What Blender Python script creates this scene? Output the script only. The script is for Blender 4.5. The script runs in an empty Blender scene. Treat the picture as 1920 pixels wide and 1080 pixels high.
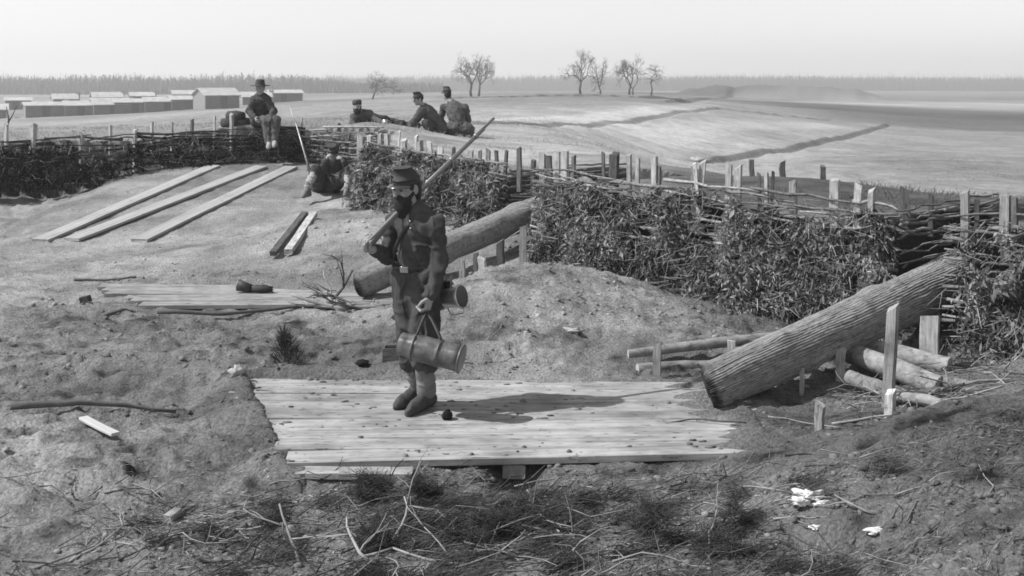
import bpy, math, random
import numpy as np
from mathutils import Vector, Matrix

random.seed(7)
rng = np.random.default_rng(7)
sc = bpy.context.scene
col = sc.collection

# ------------------------------------------------------------------ camera, sky, sun, exposure
FPX, HZ, CZ = 2200.0, 155.0, 2.375        # focal length in photo pixels, eye-level row, eye height (m)


def P(px, py, Y):
    """photo pixel + distance -> world point (level camera at the origin, looking along +Y)"""
    return Vector(((px - 960.0) * Y / FPX, Y, CZ - (py - HZ) * Y / FPX))


cam_data = bpy.data.cameras.new('camera')
cam = bpy.data.objects.new('camera', cam_data)
col.objects.link(cam)
cam.location = (0, 0, CZ)
cam.rotation_euler = (math.radians(90), 0, 0)
cam_data.sensor_width = 36.0
cam_data.lens = 36.0 * FPX / 1920.0
cam_data.shift_y = -(540.0 - HZ) / 1920.0
cam_data.clip_start = 0.05
cam_data.clip_end = 9000.0
sc.camera = cam

SUN_EL = math.radians(48.0)
SUN_H = Vector((-0.985, -0.17))           # horizontal direction towards the sun (left, slightly behind the camera)
sun_dir = Vector((SUN_H.x * math.cos(SUN_EL), SUN_H.y * math.cos(SUN_EL), math.sin(SUN_EL)))

world = bpy.data.worlds.new('World')
sc.world = world
world.use_nodes = True
wn = world.node_tree.nodes
wl = world.node_tree.links
wn.clear()
w_out = wn.new('ShaderNodeOutputWorld')
w_bg = wn.new('ShaderNodeBackground')
w_sky = wn.new('ShaderNodeTexSky')
w_sky.sky_type = 'NISHITA'
w_sky.sun_disc = False
w_sky.sun_elevation = SUN_EL
w_sky.sun_rotation = math.atan2(SUN_H.x, SUN_H.y)
w_sky.altitude = 100.0
w_sky.air_density = 1.0
w_sky.dust_density = 1.0
w_sky.ozone_density = 1.0
w_bw = wn.new('ShaderNodeRGBToBW')        # black-and-white plate: the sky's luminance only
wl.new(w_sky.outputs[0], w_bw.inputs[0])
wl.new(w_bw.outputs[0], w_bg.inputs[0])
w_bg.inputs[1].default_value = 0.125
wl.new(w_bg.outputs[0], w_out.inputs[0])

sun_data = bpy.data.lights.new('sun', 'SUN')
sun_data.energy = 3.5
sun_data.angle = math.radians(0.6)
sun_data.color = (1.0, 1.0, 1.0)
sun = bpy.data.objects.new('sun', sun_data)
col.objects.link(sun)
sun.location = (-40, -10, 60)
sun.rotation_euler = sun_dir.to_track_quat('Z', 'Y').to_euler()

sc.view_settings.view_transform = 'Standard'
sc.view_settings.look = 'None'
sc.view_settings.exposure = 0.58
sc.view_settings.gamma = 1.0
sc.view_settings.use_curve_mapping = False
sc.cycles.use_denoising = True
sc.cycles.max_bounces = 6
sc.cycles.diffuse_bounces = 3
sc.cycles.volume_bounces = 3
sc.cycles.filter_width = 1.7

# ------------------------------------------------------------------ helpers


def lerp(a, b, t):
    return a + (b - a) * t


def hash2(ix, iy, seed):
    h = (ix.astype(np.int64) * 374761393 + iy.astype(np.int64) * 668265263 + seed * 974634777) & 0xFFFFFFFF
    h = ((h ^ (h >> 13)) * 1274126177) & 0xFFFFFFFF
    h = h ^ (h >> 16)
    return (h & 0xFFFFFF).astype(np.float64) / float(0xFFFFFF)


def vnoise(x, y, seed=0):
    x = np.asarray(x, float); y = np.asarray(y, float)
    ix = np.floor(x); iy = np.floor(y)
    fx = x - ix; fy = y - iy
    fx = fx * fx * fx * (fx * (fx * 6 - 15) + 10); fy = fy * fy * fy * (fy * (fy * 6 - 15) + 10)
    ix = ix.astype(np.int64); iy = iy.astype(np.int64)
    a = hash2(ix, iy, seed); b = hash2(ix + 1, iy, seed)
    c = hash2(ix, iy + 1, seed); d = hash2(ix + 1, iy + 1, seed)
    return (a + (b - a) * fx) * (1 - fy) + (c + (d - c) * fx) * fy - 0.5


def fbm(x, y, seed=0, octs=4, gain=0.5):
    s = 0; a = 1.0
    for o in range(octs):
        s = s + a * vnoise(x * 2 ** o + 17.3 * o, y * 2 ** o - 9.1 * o, seed + o)
        a *= gain
    return s


class TPS:
    def __init__(self, pts, vals, smooth=1e-4):
        p = np.asarray(pts, float); v = np.asarray(vals, float)
        n = len(p)
        d = np.sqrt(((p[:, None] - p[None]) ** 2).sum(-1))
        K = self.k(d) + np.eye(n) * smooth
        A = np.zeros((n + 3, n + 3)); A[:n, :n] = K
        A[:n, n] = 1; A[:n, n + 1:] = p; A[n, :n] = 1; A[n + 1:, :n] = p.T
        b = np.zeros(n + 3); b[:n] = v
        self.w = np.linalg.solve(A, b); self.p = p

    @staticmethod
    def k(r):
        return np.where(r > 1e-9, r * r * np.log(np.maximum(r, 1e-9)), 0.0)

    def __call__(self, x, y):
        x = np.asarray(x, float); y = np.asarray(y, float)
        s = self.w[-3] + self.w[-2] * x + self.w[-1] * y
        for i, (a, b) in enumerate(self.p):
            r2 = (x - a) ** 2 + (y - b) ** 2
            s = s + self.w[i] * 0.5 * r2 * np.log(np.maximum(r2, 1e-12))
        return s


def new_mesh(name, verts, faces, smooth=False, attr=None):
    """verts Nx3, faces: list or int array (all tris or all quads); attr: dict name -> per-vertex floats"""
    me = bpy.data.meshes.new(name)
    V = np.asarray(verts, np.float32)
    if isinstance(faces, np.ndarray):
        nf, k = faces.shape
        me.vertices.add(len(V)); me.vertices.foreach_set('co', V.ravel())
        me.loops.add(nf * k); me.loops.foreach_set('vertex_index', faces.astype(np.int32).ravel())
        me.polygons.add(nf)
        me.polygons.foreach_set('loop_start', np.arange(0, nf * k, k, dtype=np.int32))
        me.polygons.foreach_set('loop_total', np.full(nf, k, np.int32))
        me.update(calc_edges=True)
    else:
        me.from_pydata([tuple(map(float, v)) for v in V], [], [tuple(f) for f in faces])
        me.update()
    if smooth:
        me.polygons.foreach_set('use_smooth', np.ones(len(me.polygons), bool))
    if attr:
        for k_, a in attr.items():
            at = me.attributes.new(k_, 'FLOAT', 'POINT')
            at.data.foreach_set('value', np.asarray(a, np.float32))
    return me


def add_obj(name, me, mat=None, parent=None, M=None):
    o = bpy.data.objects.new(name, me)
    col.objects.link(o)
    if mat is not None and me is not None and len(me.materials) == 0:
        me.materials.append(mat)
    if parent is not None:
        o.parent = parent
    if M is not None:
        if parent is not None:
            M = Matrix.Translation(-Vector(parent.location)) @ M if parent.parent is None else \
                Matrix.Translation(-(Vector(parent.location) + Vector(parent.parent.location))) @ M
        o.matrix_local = M
    return o


def tag(o, label, cat, group=None, kind=None):
    if label: o['label'] = label
    if cat: o['category'] = cat
    if group: o['group'] = group
    if kind: o['kind'] = kind
    return o


def thing(name, loc, label, cat, group=None):
    o = bpy.data.objects.new(name, None)
    o.empty_display_size = 0.1
    col.objects.link(o)
    o.location = loc
    return tag(o, label, cat, group)


ID = Matrix.Identity(4)


def part(name, geo, mat, parent, smooth=False, attr=None):
    """geo in world coordinates under an unrotated parent"""
    v, f = geo
    off = Vector(parent.location) if parent.parent is None else Vector(parent.location) + Vector(parent.parent.location)
    V = np.asarray(v, float) - np.array(off)[None]
    c = V.mean(0)
    me = new_mesh(name, V - c[None], f, smooth, attr)
    o = add_obj(name, me, mat, parent)
    o.location = c
    return o


def solo(name, geo, mat, label, cat, group=None, smooth=False, attr=None, kind=None):
    v, f = geo
    V = np.asarray(v, float)
    c = V.mean(0); c[2] = V[:, 2].min()
    me = new_mesh(name, V - c[None], f, smooth, attr)
    o = add_obj(name, me, mat)
    o.location = c
    return tag(o, label, cat, group, kind)


def frame_from(d, up=Vector((0, 0, 1))):
    """rotation with local X along d"""
    d = Vector(d).normalized()
    y = up.cross(d)
    if y.length < 1e-4: y = Vector((0, 1, 0)).cross(d)
    y.normalize()
    z = d.cross(y)
    return Matrix((d, y, z)).transposed()


def tube(pts, rad, n=5, caps=True, jit=0.0):
    pts = [Vector(p) for p in pts]
    if np.isscalar(rad): rad = [rad] * len(pts)
    V = []; F = []
    ref = None
    for i, p in enumerate(pts):
        a = pts[max(0, i - 1)]; b = pts[min(len(pts) - 1, i + 1)]
        d = (b - a).normalized() if (b - a).length > 1e-9 else Vector((0, 0, 1))
        if ref is None:
            ref = Vector((0, 0, 1)) if abs(d.z) < 0.9 else Vector((1, 0, 0))
        u = ref - d * ref.dot(d)
        if u.length < 1e-5: u = d.orthogonal()
        u.normalize(); ref = u
        w = d.cross(u)
        for k in range(n):
            t = 2 * math.pi * k / n
            r = rad[i] * (1 + (random.uniform(-jit, jit) if jit else 0))
            V.append(p + u * (r * math.cos(t)) + w * (r * math.sin(t)))
    for i in range(len(pts) - 1):
        for k in range(n):
            F.append((i * n + k, i * n + (k + 1) % n, (i + 1) * n + (k + 1) % n, (i + 1) * n + k))
    if caps:
        F.append(tuple(range(n - 1, -1, -1)))
        F.append(tuple((len(pts) - 1) * n + k for k in range(n)))
    return V, F


def join(*geos):
    V = []; F = []
    for v, f in geos:
        o = len(V)
        V.extend(v); F.extend(tuple(i + o for i in q) for q in f)
    return V, F


def box(L, W, H, jit=0.0, seg=1, bev=0.0):
    """box along X, centred; uneven edges, chamfered long edges when bev"""
    V = []; F = []
    hw, hh = W / 2, H / 2
    if bev:
        sec = [(-hw, -hh + bev), (-hw + bev, -hh), (hw - bev, -hh), (hw, -hh + bev), (hw, hh - bev), (hw - bev, hh), (-hw + bev, hh), (-hw, hh - bev)]
    else:
        sec = [(-hw, -hh), (hw, -hh), (hw, hh), (-hw, hh)]
    n = len(sec)
    for i in range(seg + 1):
        x = -L / 2 + L * i / seg
        jy = random.uniform(-jit, jit); jz = random.uniform(-jit, jit) * 0.4
        for k in range(n):
            xe = x + (random.uniform(-jit, jit) if i in (0, seg) else 0)
            V.append((xe, sec[k][0] + jy + random.uniform(-jit, jit) * 0.3, sec[k][1] + jz))
    for i in range(seg):
        for k in range(n):
            F.append((i * n + k, (i + 1) * n + k, (i + 1) * n + (k + 1) % n, i * n + (k + 1) % n))
    F.append(tuple(range(n)))
    F.append(tuple(seg * n + k for k in range(n - 1, -1, -1)))
    return V, F


def xform(geo, M):
    v, f = geo
    return [M @ Vector(p) for p in v], f


def MAT(loc, d=None, up=Vector((0, 0, 1))):
    M = Matrix.Translation(loc)
    if d is not None:
        M = M @ frame_from(d, up).to_4x4()
    return M


# ------------------------------------------------------------------ materials (all neutral: a black-and-white photograph)
MATS = {}


def material(name, base=0.2, var=0.5, scale=(8, 8, 8), rough=0.9, bump=0.3, bump_scale=None, attr=None, spec=0.15,
             detail=6.0, obj_rand=0.0, metallic=0.0, fine=None, bump_dist=0.01, coords='Object', translucent=0.0, specks=None, stain=None):
    if name in MATS: return MATS[name]
    m = bpy.data.materials.new(name)
    m.use_nodes = True
    N = m.node_tree.nodes; L = m.node_tree.links
    bs = N['Principled BSDF']
    bs.inputs['Roughness'].default_value = rough
    bs.inputs['Specular IOR Level'].default_value = spec
    bs.inputs['Metallic'].default_value = metallic
    tc = N.new('ShaderNodeTexCoord')
    mp = N.new('ShaderNodeMapping'); mp.inputs['Scale'].default_value = scale
    L.new(tc.outputs[coords], mp.inputs[0])
    if obj_rand or coords == 'Object':
        oi = N.new('ShaderNodeObjectInfo')
        ml = N.new('ShaderNodeMath'); ml.operation = 'MULTIPLY'; ml.inputs[1].default_value = 37.0
        L.new(oi.outputs['Random'], ml.inputs[0])
        cb = N.new('ShaderNodeCombineXYZ')
        for i in range(3): L.new(ml.outputs[0], cb.inputs[i])
        L.new(cb.outputs[0], mp.inputs['Location'])
    nz = N.new('ShaderNodeTexNoise'); nz.inputs['Scale'].default_value = 1.0
    nz.inputs['Detail'].default_value = detail; nz.inputs['Roughness'].default_value = 0.65
    L.new(mp.outputs[0], nz.inputs['Vector'])
    # value = base * (1 + var*(noise-0.5)*2) [* attribute] [* object random]
    mr = N.new('ShaderNodeMapRange')
    mr.inputs['From Min'].default_value = 0.25; mr.inputs['From Max'].default_value = 0.75
    mr.inputs['To Min'].default_value = base * (1 - var); mr.inputs['To Max'].default_value = base * (1 + var)
    L.new(nz.outputs[0], mr.inputs['Value'])
    val = mr.outputs[0]

    def mul(a, b):
        x = N.new('ShaderNodeMath'); x.operation = 'MULTIPLY'
        L.new(a, x.inputs[0])
        if isinstance(b, float): x.inputs[1].default_value = b
        else: L.new(b, x.inputs[1])
        return x.outputs[0]
    if fine:
        n2 = N.new('ShaderNodeTexNoise'); n2.inputs['Scale'].default_value = fine[0]
        n2.inputs['Detail'].default_value = 4.0
        L.new(tc.outputs[coords], n2.inputs['Vector'])
        r2 = N.new('ShaderNodeMapRange')
        r2.inputs['From Min'].default_value = 0.3; r2.inputs['From Max'].default_value = 0.7
        r2.inputs['To Min'].default_value = 1 - fine[1]; r2.inputs['To Max'].default_value = 1 + fine[1]
        L.new(n2.outputs[0], r2.inputs['Value'])
        val = mul(val, r2.outputs[0])
    for sp in ([specks] if specks else []) + ([stain] if stain else []):
        # dark flecks / stains: (scale vector, threshold, softness, darkest factor)
        m4 = N.new('ShaderNodeMapping'); m4.inputs['Scale'].default_value = sp[0]
        L.new(tc.outputs[coords], m4.inputs[0])
        if coords == 'Object': L.new(cb.outputs[0], m4.inputs['Location'])
        n4 = N.new('ShaderNodeTexNoise'); n4.inputs['Scale'].default_value = 1.0; n4.inputs['Detail'].default_value = 5.0; n4.inputs['Roughness'].default_value = 0.6
        L.new(m4.outputs[0], n4.inputs['Vector'])
        r4 = N.new('ShaderNodeMapRange'); r4.inputs['From Min'].default_value = sp[1]; r4.inputs['From Max'].default_value = sp[1] + sp[2]
        r4.inputs['To Min'].default_value = 1.0; r4.inputs['To Max'].default_value = sp[3]
        L.new(n4.outputs[0], r4.inputs['Value'])
        val = mul(val, r4.outputs[0])
    if attr:
        an = N.new('ShaderNodeAttribute'); an.attribute_name = attr
        val = mul(val, an.outputs['Fac'])
    if obj_rand:
        r3 = N.new('ShaderNodeMapRange')
        r3.inputs['To Min'].default_value = 1 - obj_rand; r3.inputs['To Max'].default_value = 1 + obj_rand
        L.new(oi.outputs['Random'], r3.inputs['Value'])
        val = mul(val, r3.outputs[0])
    cc = N.new('ShaderNodeCombineColor')
    for i in range(3): L.new(val, cc.inputs[i])
    L.new(cc.outputs[0], bs.inputs['Base Color'])
    if bump:
        bp = N.new('ShaderNodeBump'); bp.inputs['Strength'].default_value = bump
        bp.inputs['Distance'].default_value = bump_dist
        if bump_scale:
            n3 = N.new('ShaderNodeTexNoise'); n3.inputs['Scale'].default_value = bump_scale
            n3.inputs['Detail'].default_value = 5.0; n3.inputs['Roughness'].default_value = 0.7
            L.new(tc.outputs[coords], n3.inputs['Vector'])
            L.new(n3.outputs[0], bp.inputs['Height'])
        else:
            L.new(nz.outputs[0], bp.inputs['Height'])
        L.new(bp.outputs[0], bs.inputs['Normal'])
    if translucent:
        tr = N.new('ShaderNodeBsdfTranslucent'); L.new(cc.outputs[0], tr.inputs[0])
        mx = N.new('ShaderNodeMixShader'); mx.inputs[0].default_value = translucent
        out = N['Material Output']
        L.new(bs.outputs[0], mx.inputs[1]); L.new(tr.outputs[0], mx.inputs[2]); L.new(mx.outputs[0], out.inputs[0])
    MATS[name] = m
    return m


M_ground = material('soil', 1.0, 0.30, (2.6, 2.6, 2.6), 0.97, 1.0, 30.0, 'albedo', 0.03, 10.0, fine=(55.0, 0.34), bump_dist=0.03, specks=((14, 22, 14), .58, .10, .50))
M_plank = material('weathered_plank', 0.32, 0.38, (1.1, 22, 22), 0.9, 0.5, None, None, 0.1, 8.0, 0.14, fine=(6.0, 0.14), bump_dist=0.006, specks=((9, 26, 26), .58, .10, .40), stain=((1.6, 2.6, 2.6), .48, .22, .55))
M_stake = material('split_stake', 0.40, 0.50, (5.0, 60, 60), 0.9, 0.7, None, None, 0.1, 8.0, 0.30, bump_dist=0.008, specks=((8, 30, 30), .56, .12, .45), stain=((6, 6, 6), .5, .2, .6))
M_stake_dark = material('barked_stake', 0.12, 0.6, (6.0, 50, 50), 0.95, 0.8, None, None, 0.08, 8.0, 0.3, bump_dist=0.008, specks=((10, 30, 30), .55, .12, .5))
M_branch = material('woven_branch', 0.21, 0.55, (9.0, 40, 40), 0.9, 0.5, None, None, 0.1, 6.0, 0.55, bump_dist=0.005, specks=((12, 12, 12), .55, .15, .45))
M_twig = material('pale_twig', 0.27, 0.35, (9, 9, 9), 0.9, 0.2, None, None, 0.1, 4.0, 0.2)
M_twig_dark = material('dark_twig', 0.09, 0.4, (9, 9, 9), 0.9, 0.2, None, None, 0.1, 4.0, 0.3)
M_leaf = material('dry_leaves', 1.0, 0.3, (14, 14, 14), 0.95, 0.0, None, 'tone', 0.04, 3.0, translucent=0.15)
M_bark = material('rough_bark', 0.25, 0.32, (7, 30, 30), 0.95, 0.8, None, 'tone', 0.06, 9.0, bump_dist=0.014, specks=((16, 44, 44), .52, .14, .5), stain=((2.5, 5, 5), .5, .25, .7))
M_bark_fine = material('fine_bark', 0.24, 0.42, (16, 24, 24), 0.95, 0.8, 55.0, 'tone', 0.06, 8.0, bump_dist=0.01, specks=((30, 40, 40), .55, .12, .5), stain=((3, 5, 5), .5, .25, .7))
M_endgrain = material('charred_log_end', 0.03, 0.4, (14, 14, 14), 0.95, 0.3)
M_cutwood = material('pale_cut_wood', 0.38, 0.25, (10, 10, 10), 0.85, 0.2)
M_litter = material('straw_litter', 1.0, 0.25, (20, 20, 20), 0.9, 0.0, None, 'tone', 0.1, 3.0)
M_clod = material('soil_clod', 1.0, 0.3, (25, 25, 25), 0.97, 0.4, 40.0, 'tone', 0.05, 5.0)
M_needle = material('pine_needles', 1.0, 0.3, (14, 14, 14), 0.8, 0.0, None, 'tone', 0.2, 3.0)
# ------------------------------------------------------------------ terrain: one sheet, yard inside, parapet and fields outside
YARD = [(-60, -20), (-60, 2), (-16, 17), (-9.6, 19.8), (-4.0, 22.3), (-2.3, 20.8), (-2.05, 17.05), (-0.05, 14.95),
        (1.6, 16.6), (2.1, 15.85), (0.33, 14.05), (3.6, 11.0), (5.2, 12.65), (5.65, 12.2), (3.9, 10.4), (5.3, 9.2),
        (9.5, 5.2), (16, -20)]


def poly_side(x, y):
    """signed distance to the yard outline, positive outside the yard"""
    inside = np.zeros(np.shape(x), bool)
    dist = np.full(np.shape(x), 1e9)
    n = len(YARD)
    for i in range(n):
        x0, y0 = YARD[i]; x1, y1 = YARD[(i + 1) % n]
        c = ((y0 > y) != (y1 > y))
        with np.errstate(divide='ignore', invalid='ignore'):
            xi = (x1 - x0) * (y - y0) / (y1 - y0 if y1 != y0 else 1e-9) + x0
        inside ^= (c & (x < xi))
        dx, dy = x1 - x0, y1 - y0
        t = np.clip(((x - x0) * dx + (y - y0) * dy) / (dx * dx + dy * dy), 0, 1)
        dist = np.minimum(dist, np.hypot(x - x0 - t * dx, y - y0 - t * dy))
    return np.where(inside, -dist, dist)


def pl(points):
    return [(P(*p).x, P(*p).y, P(*p).z) for p in points]


inner_pts = [(-1.3, 7.1, 0), (-2.1, 9.3, 0), (1.2, 7.3, .0), (0, 8.2, 0), (-0.3, 9.2, 0.0), (0.9, 9.1, 0.02), (0, 5, 0), (-3, 5.5, 0.02), (2, 5.2, 0.10),
             (-4, 8, 0.02), (-6, 12, 0.02), (-3.9, 12.7, 0), (-2, 12.7, 0), (-9, 14, 0.1), (-5, 9.5, 0.03), (0, 0, 0), (-8, 0, 0), (8, 0, 0.3),
             (-8, 7, 0.05), (-14, 14, 0.2), (-3, 11, 0.02), (1.7, 8.3, 0.03), (2.1, 8.9, 0.0),
             (4.3, 11.5, 0.22), (5.3, 12.4, 0.3), (0.9, 14.9, 0.45), (1.8, 16.1, 0.5), (-0.5, 13.6, 0.18), (-0.9, 12.6, 0.08),
             (-6.5, 16.6, 0.09), (-5.3, 16.8, 0.12), (-4.4, 21.4, 0.83), (-5.6, 21.2, 0.84), (-5.4, 19, 0.5)]
inner_pts += pl([(0, 376, 20.1), (150, 361, 20.6), (262, 330, 20.9), (300, 310, 21.2), (560, 308, 22.0), (600, 372, 19.2), (640, 355, 19.8),
                 (680, 392, 16.9), (830, 416, 15.6), (560, 430, 15.6), (640, 500, 13.6), (520, 480, 14.6), (760, 480, 14.0),
                 (950, 506, 11.6), (1060, 512, 11.8), (870, 555, 10.9), (950, 620, 10.0), (1150, 590, 10.7), (1040, 470, 13.8), (1250, 540, 12.5),
                 (1440, 603, 11.5), (1600, 640, 10.7), (1300, 650, 10.0), (1330, 705, 9.3), (1180, 690, 9.6),
                 (1650, 770, 8.5), (1750, 690, 9.6), (1850, 660, 10.1), (1640, 800, 7.75), (1720, 772, 7.4), (1900, 742, 7.6), (1590, 830, 7.0), (1750, 900, 6.3),
                 (1900, 1000, 5.6), (1500, 900, 6.55), (1450, 1010, 5.9), (2100, 720, 7.6)])
inner_tps = TPS([(a, b) for a, b, c in inner_pts], [c for a, b, c in inner_pts], 0.02)

outer_xyz = [(-9.6, 20.3, 1.40), (-6.4, 21.8, 1.36), (-4, 22.9, 1.45), (-2.1, 21.6, 1.52), (-3.1, 23.2, 1.57), (-2.6, 24.5, 1.55), (-4.7, 22.4, 1.58), (-1.8, 18, 1.42), (-.05, 15.6, 1.22), (1.6, 17.0, 1.16), (.6, 14.4, 1.15),
             (2, 13.3, 1.05), (3.5, 11.9, 1.02), (5, 10.3, 1.06), (6.5, 9, 1.1), (-16, 18, 1.3), (3, 16.3, 1.06), (8, 8.5, 1.1), (12, 8, 1.0), (-30, 14, 1.2),
             (3.55, 23, .50), (4.3, 28, -.05), (5.6, 36, -.55), (4.4, 22, .35), (6, 30, -.5), (3.5, 28, .3), (5.1, 40, -.3), (6.4, 22, .1), (8.2, 24, -.3)]
outer_xyz += pl([(1300, 318, 17.5), (1500, 335, 16.8), (1700, 355, 15.5), (1900, 375, 14.7), (2250, 400, 13.5),
                 (200, 236, 55), (-300, 245, 60), (200, 222, 120), (60, 221, 188), (150, 217, 190), (-40, 224, 186), (270, 212, 192), (380, 205, 190), (460, 203, 190), (-400, 222, 190), (620, 215, 60), (620, 190, 120),
                 (870, 257, 24.5), (1000, 290, 19), (900, 226, 46), (900, 183, 125), (1090, 178, 125), (1222, 186, 112), (1300, 213, 75), (1100, 243, 40), (1180, 290, 26),
                 (1340, 301, 47), (1480, 276, 62), (1600, 252, 84), (1662, 235, 103), (1500, 300, 47), (1750, 330, 38), (1900, 366, 30), (2300, 380, 28),
                 (1900, 214, 160), (1750, 240, 105), (1900, 290, 60), (2300, 300, 60), (1800, 196, 250), (1450, 184, 290), (1600, 183, 320), (1200, 172, 330), (900, 172, 330), (500, 178, 330), (0, 182, 330), (-500, 185, 330), (2400, 195, 330)])
for u in (-900, 0, 900, 1900, 2800):
    outer_xyz += pl([(u, 174, 650), (u, 168, 1000), (u, 158, 1800), (u, 151, 4500)])


def lnmap(x, y):
    yy = np.maximum(y, 6.0)
    return np.clip(x / yy, -1.3, 1.3) * 3.0, np.log(yy)


_a, _b = lnmap(np.array([p[0] for p in outer_xyz]), np.array([p[1] for p in outer_xyz]))
outer_tps = TPS(list(zip(_a, _b)), [p[2] for p in outer_xyz], 2e-3)


def polyline_sd(x, y, line):
    """distance to a polyline with sign: positive to the right of its direction"""
    best = np.full(np.shape(x), 1e9); sgn = np.ones(np.shape(x)); par = np.zeros(np.shape(x))
    for i in range(len(line) - 1):
        (x0, y0), (x1, y1) = line[i], line[i + 1]
        dx, dy = x1 - x0, y1 - y0
        t = ((x - x0) * dx + (y - y0) * dy) / (dx * dx + dy * dy)
        tc = np.clip(t, 0, 1)
        d = np.hypot(x - x0 - tc * dx, y - y0 - tc * dy)
        s = np.sign((x - x0) * dy - (y - y0) * dx)
        m = d < best
        best = np.where(m, d, best); sgn = np.where(m, s, sgn); par = np.where(m, i + tc, par)
    return best * sgn, par


def xy(px, py, Y):
    v = P(px, py, Y); return (v.x, v.y)


def outer_base(x, y):
    a, b = lnmap(x, y)
    z = outer_tps(a, b)
    far = np.clip((y - 20) / 20, 0, 1)
    z = z + far * (0.12 * fbm(x / 14, y / 14, 31, 3) + 0.10 * fbm(x / 3, y / 3, 35, 3)) * np.clip(1.2 - y / 400, 0.2, 1)
    return z + 0.05 * fbm(x / 0.9, y / 0.9, 41, 3)


_ys = np.exp(np.linspace(math.log(32.0), math.log(420.0), 600))


def hit(px, py):
    """where the line of sight through a photo point meets the open field"""
    u = (px - 960.0) / FPX
    below = (CZ - (py - HZ) * _ys / FPX) < outer_base(u * _ys, _ys)
    k = int(np.argmax(below)) if below.any() else len(_ys) - 1
    return (u * _ys[k], _ys[k])


# earth banks and ditches out in the field (line, bank height, bank width on its left, ditch depth, ditch width on its right)
BANKS = [([hit(*p) for p in ((1335, 302), (1400, 290), (1440, 284), (1500, 272), (1570, 258), (1630, 243), (1662, 234))], 0.09, 5.0, 0.15, 0.65),
         ([hit(*p) for p in ((840, 236), (1000, 234), (1130, 229), (1240, 217), (1300, 208), (1345, 203))], 0.04, 3.5, 0.09, 0.6),
         ([hit(*p) for p in ((1345, 203), (1420, 211), (1545, 226))], 0.08, 3.5, 0.14, 0.8),
         ([hit(*p) for p in ((850, 184), (1000, 182), (1200, 186), (1290, 189))], 0.15, 5.0, 0.25, 1.6),
         ([hit(*p) for p in ((1250, 192), (1300, 186), (1380, 178))], 0.12, 8.0, 0.12, 2.0)]
# pale trodden tracks and bare strips across the field: (line, half width m, brightening)
TRACKS = [([hit(*p) for p in ((880, 226), (1010, 227), (1120, 221), (1230, 208), (1330, 196))], 1.3, 1.35),
          ([hit(*p) for p in ((1130, 262), (1260, 244), (1400, 234), (1545, 235))], 1.6, 1.3),
          ([hit(*p) for p in ((1670, 240), (1780, 246), (1920, 250), (2050, 256))], 2.2, 1.3),
          ([hit(*p) for p in ((1560, 193), (1700, 197), (1920, 204), (2100, 210))], 6.0, 1.2)]


def outer_z(x, y):
    z = outer_base(x, y)
    for line, h, wl_, d, wr in BANKS:
        s, par = polyline_sd(x, y, line)
        r = 1 + 0.5 * fbm(x / 5, y / 5, 51, 2)
        bank = np.where(s < 0, np.exp(-(s / wl_) ** 2), np.clip(1 - s / 0.22, 0, 1)) * h * r
        ditch = np.where(s > 0, np.clip(1 - np.abs(s - wr * .5) / (wr * .5), 0, 1), 0) ** 0.6 * d
        z = z + bank - ditch
    # the far redoubt
    c = P(1465, 184, 290)
    e = np.sqrt(((x - c.x) / 23.0) ** 2 + ((y - c.y) / 22.0) ** 2)
    z = z + 2.5 * np.clip((1.15 - e) / 0.35, 0, 1) * (1 + 0.5 * fbm(x / 6, y / 6, 61, 3))
    # light spoil mound in front of the ditch, right of the parapet
    c = P(1450, 318, 33)
    e = ((x - c.x) / 3.6) ** 2 + ((y - c.y) / 2.6) ** 2
    z = z + 0.75 * np.exp(-e)
    return z


PLAT1 = [(-2.12, 9.28), (1.75, 9.05), (1.75, 7.42), (-1.36, 7.14)]
PLAT2 = [(-4.66, 13.45), (-1.2, 13.4), (-1.2, 12.15), (-3.85, 12.15)]


def in_quad(x, y, Q, grow=0.05):
    s = np.full(np.shape(x), 1e9)
    cx = sum(q[0] for q in Q) / 4; cy = sum(q[1] for q in Q) / 4
    for i in range(4):
        (x0, y0), (x1, y1) = Q[i], Q[(i + 1) % 4]
        dx, dy = x1 - x0, y1 - y0
        l = math.hypot(dx, dy)
        d = ((x - x0) * dy - (y - y0) * dx) / l
        if ((cx - x0) * dy - (cy - y0) * dx) < 0: d = -d
        s = np.minimum(s, d)
    return np.clip((s + grow) / 0.10, 0, 1), s


HUMPS = [(-5.4, 8.6, 0.5, 0.25, 0.06), (-3.6, 9.8, 0.35, 0.2, 0.08), (-2.6, 10.0, 0.3, 0.25, 0.07)]


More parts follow.
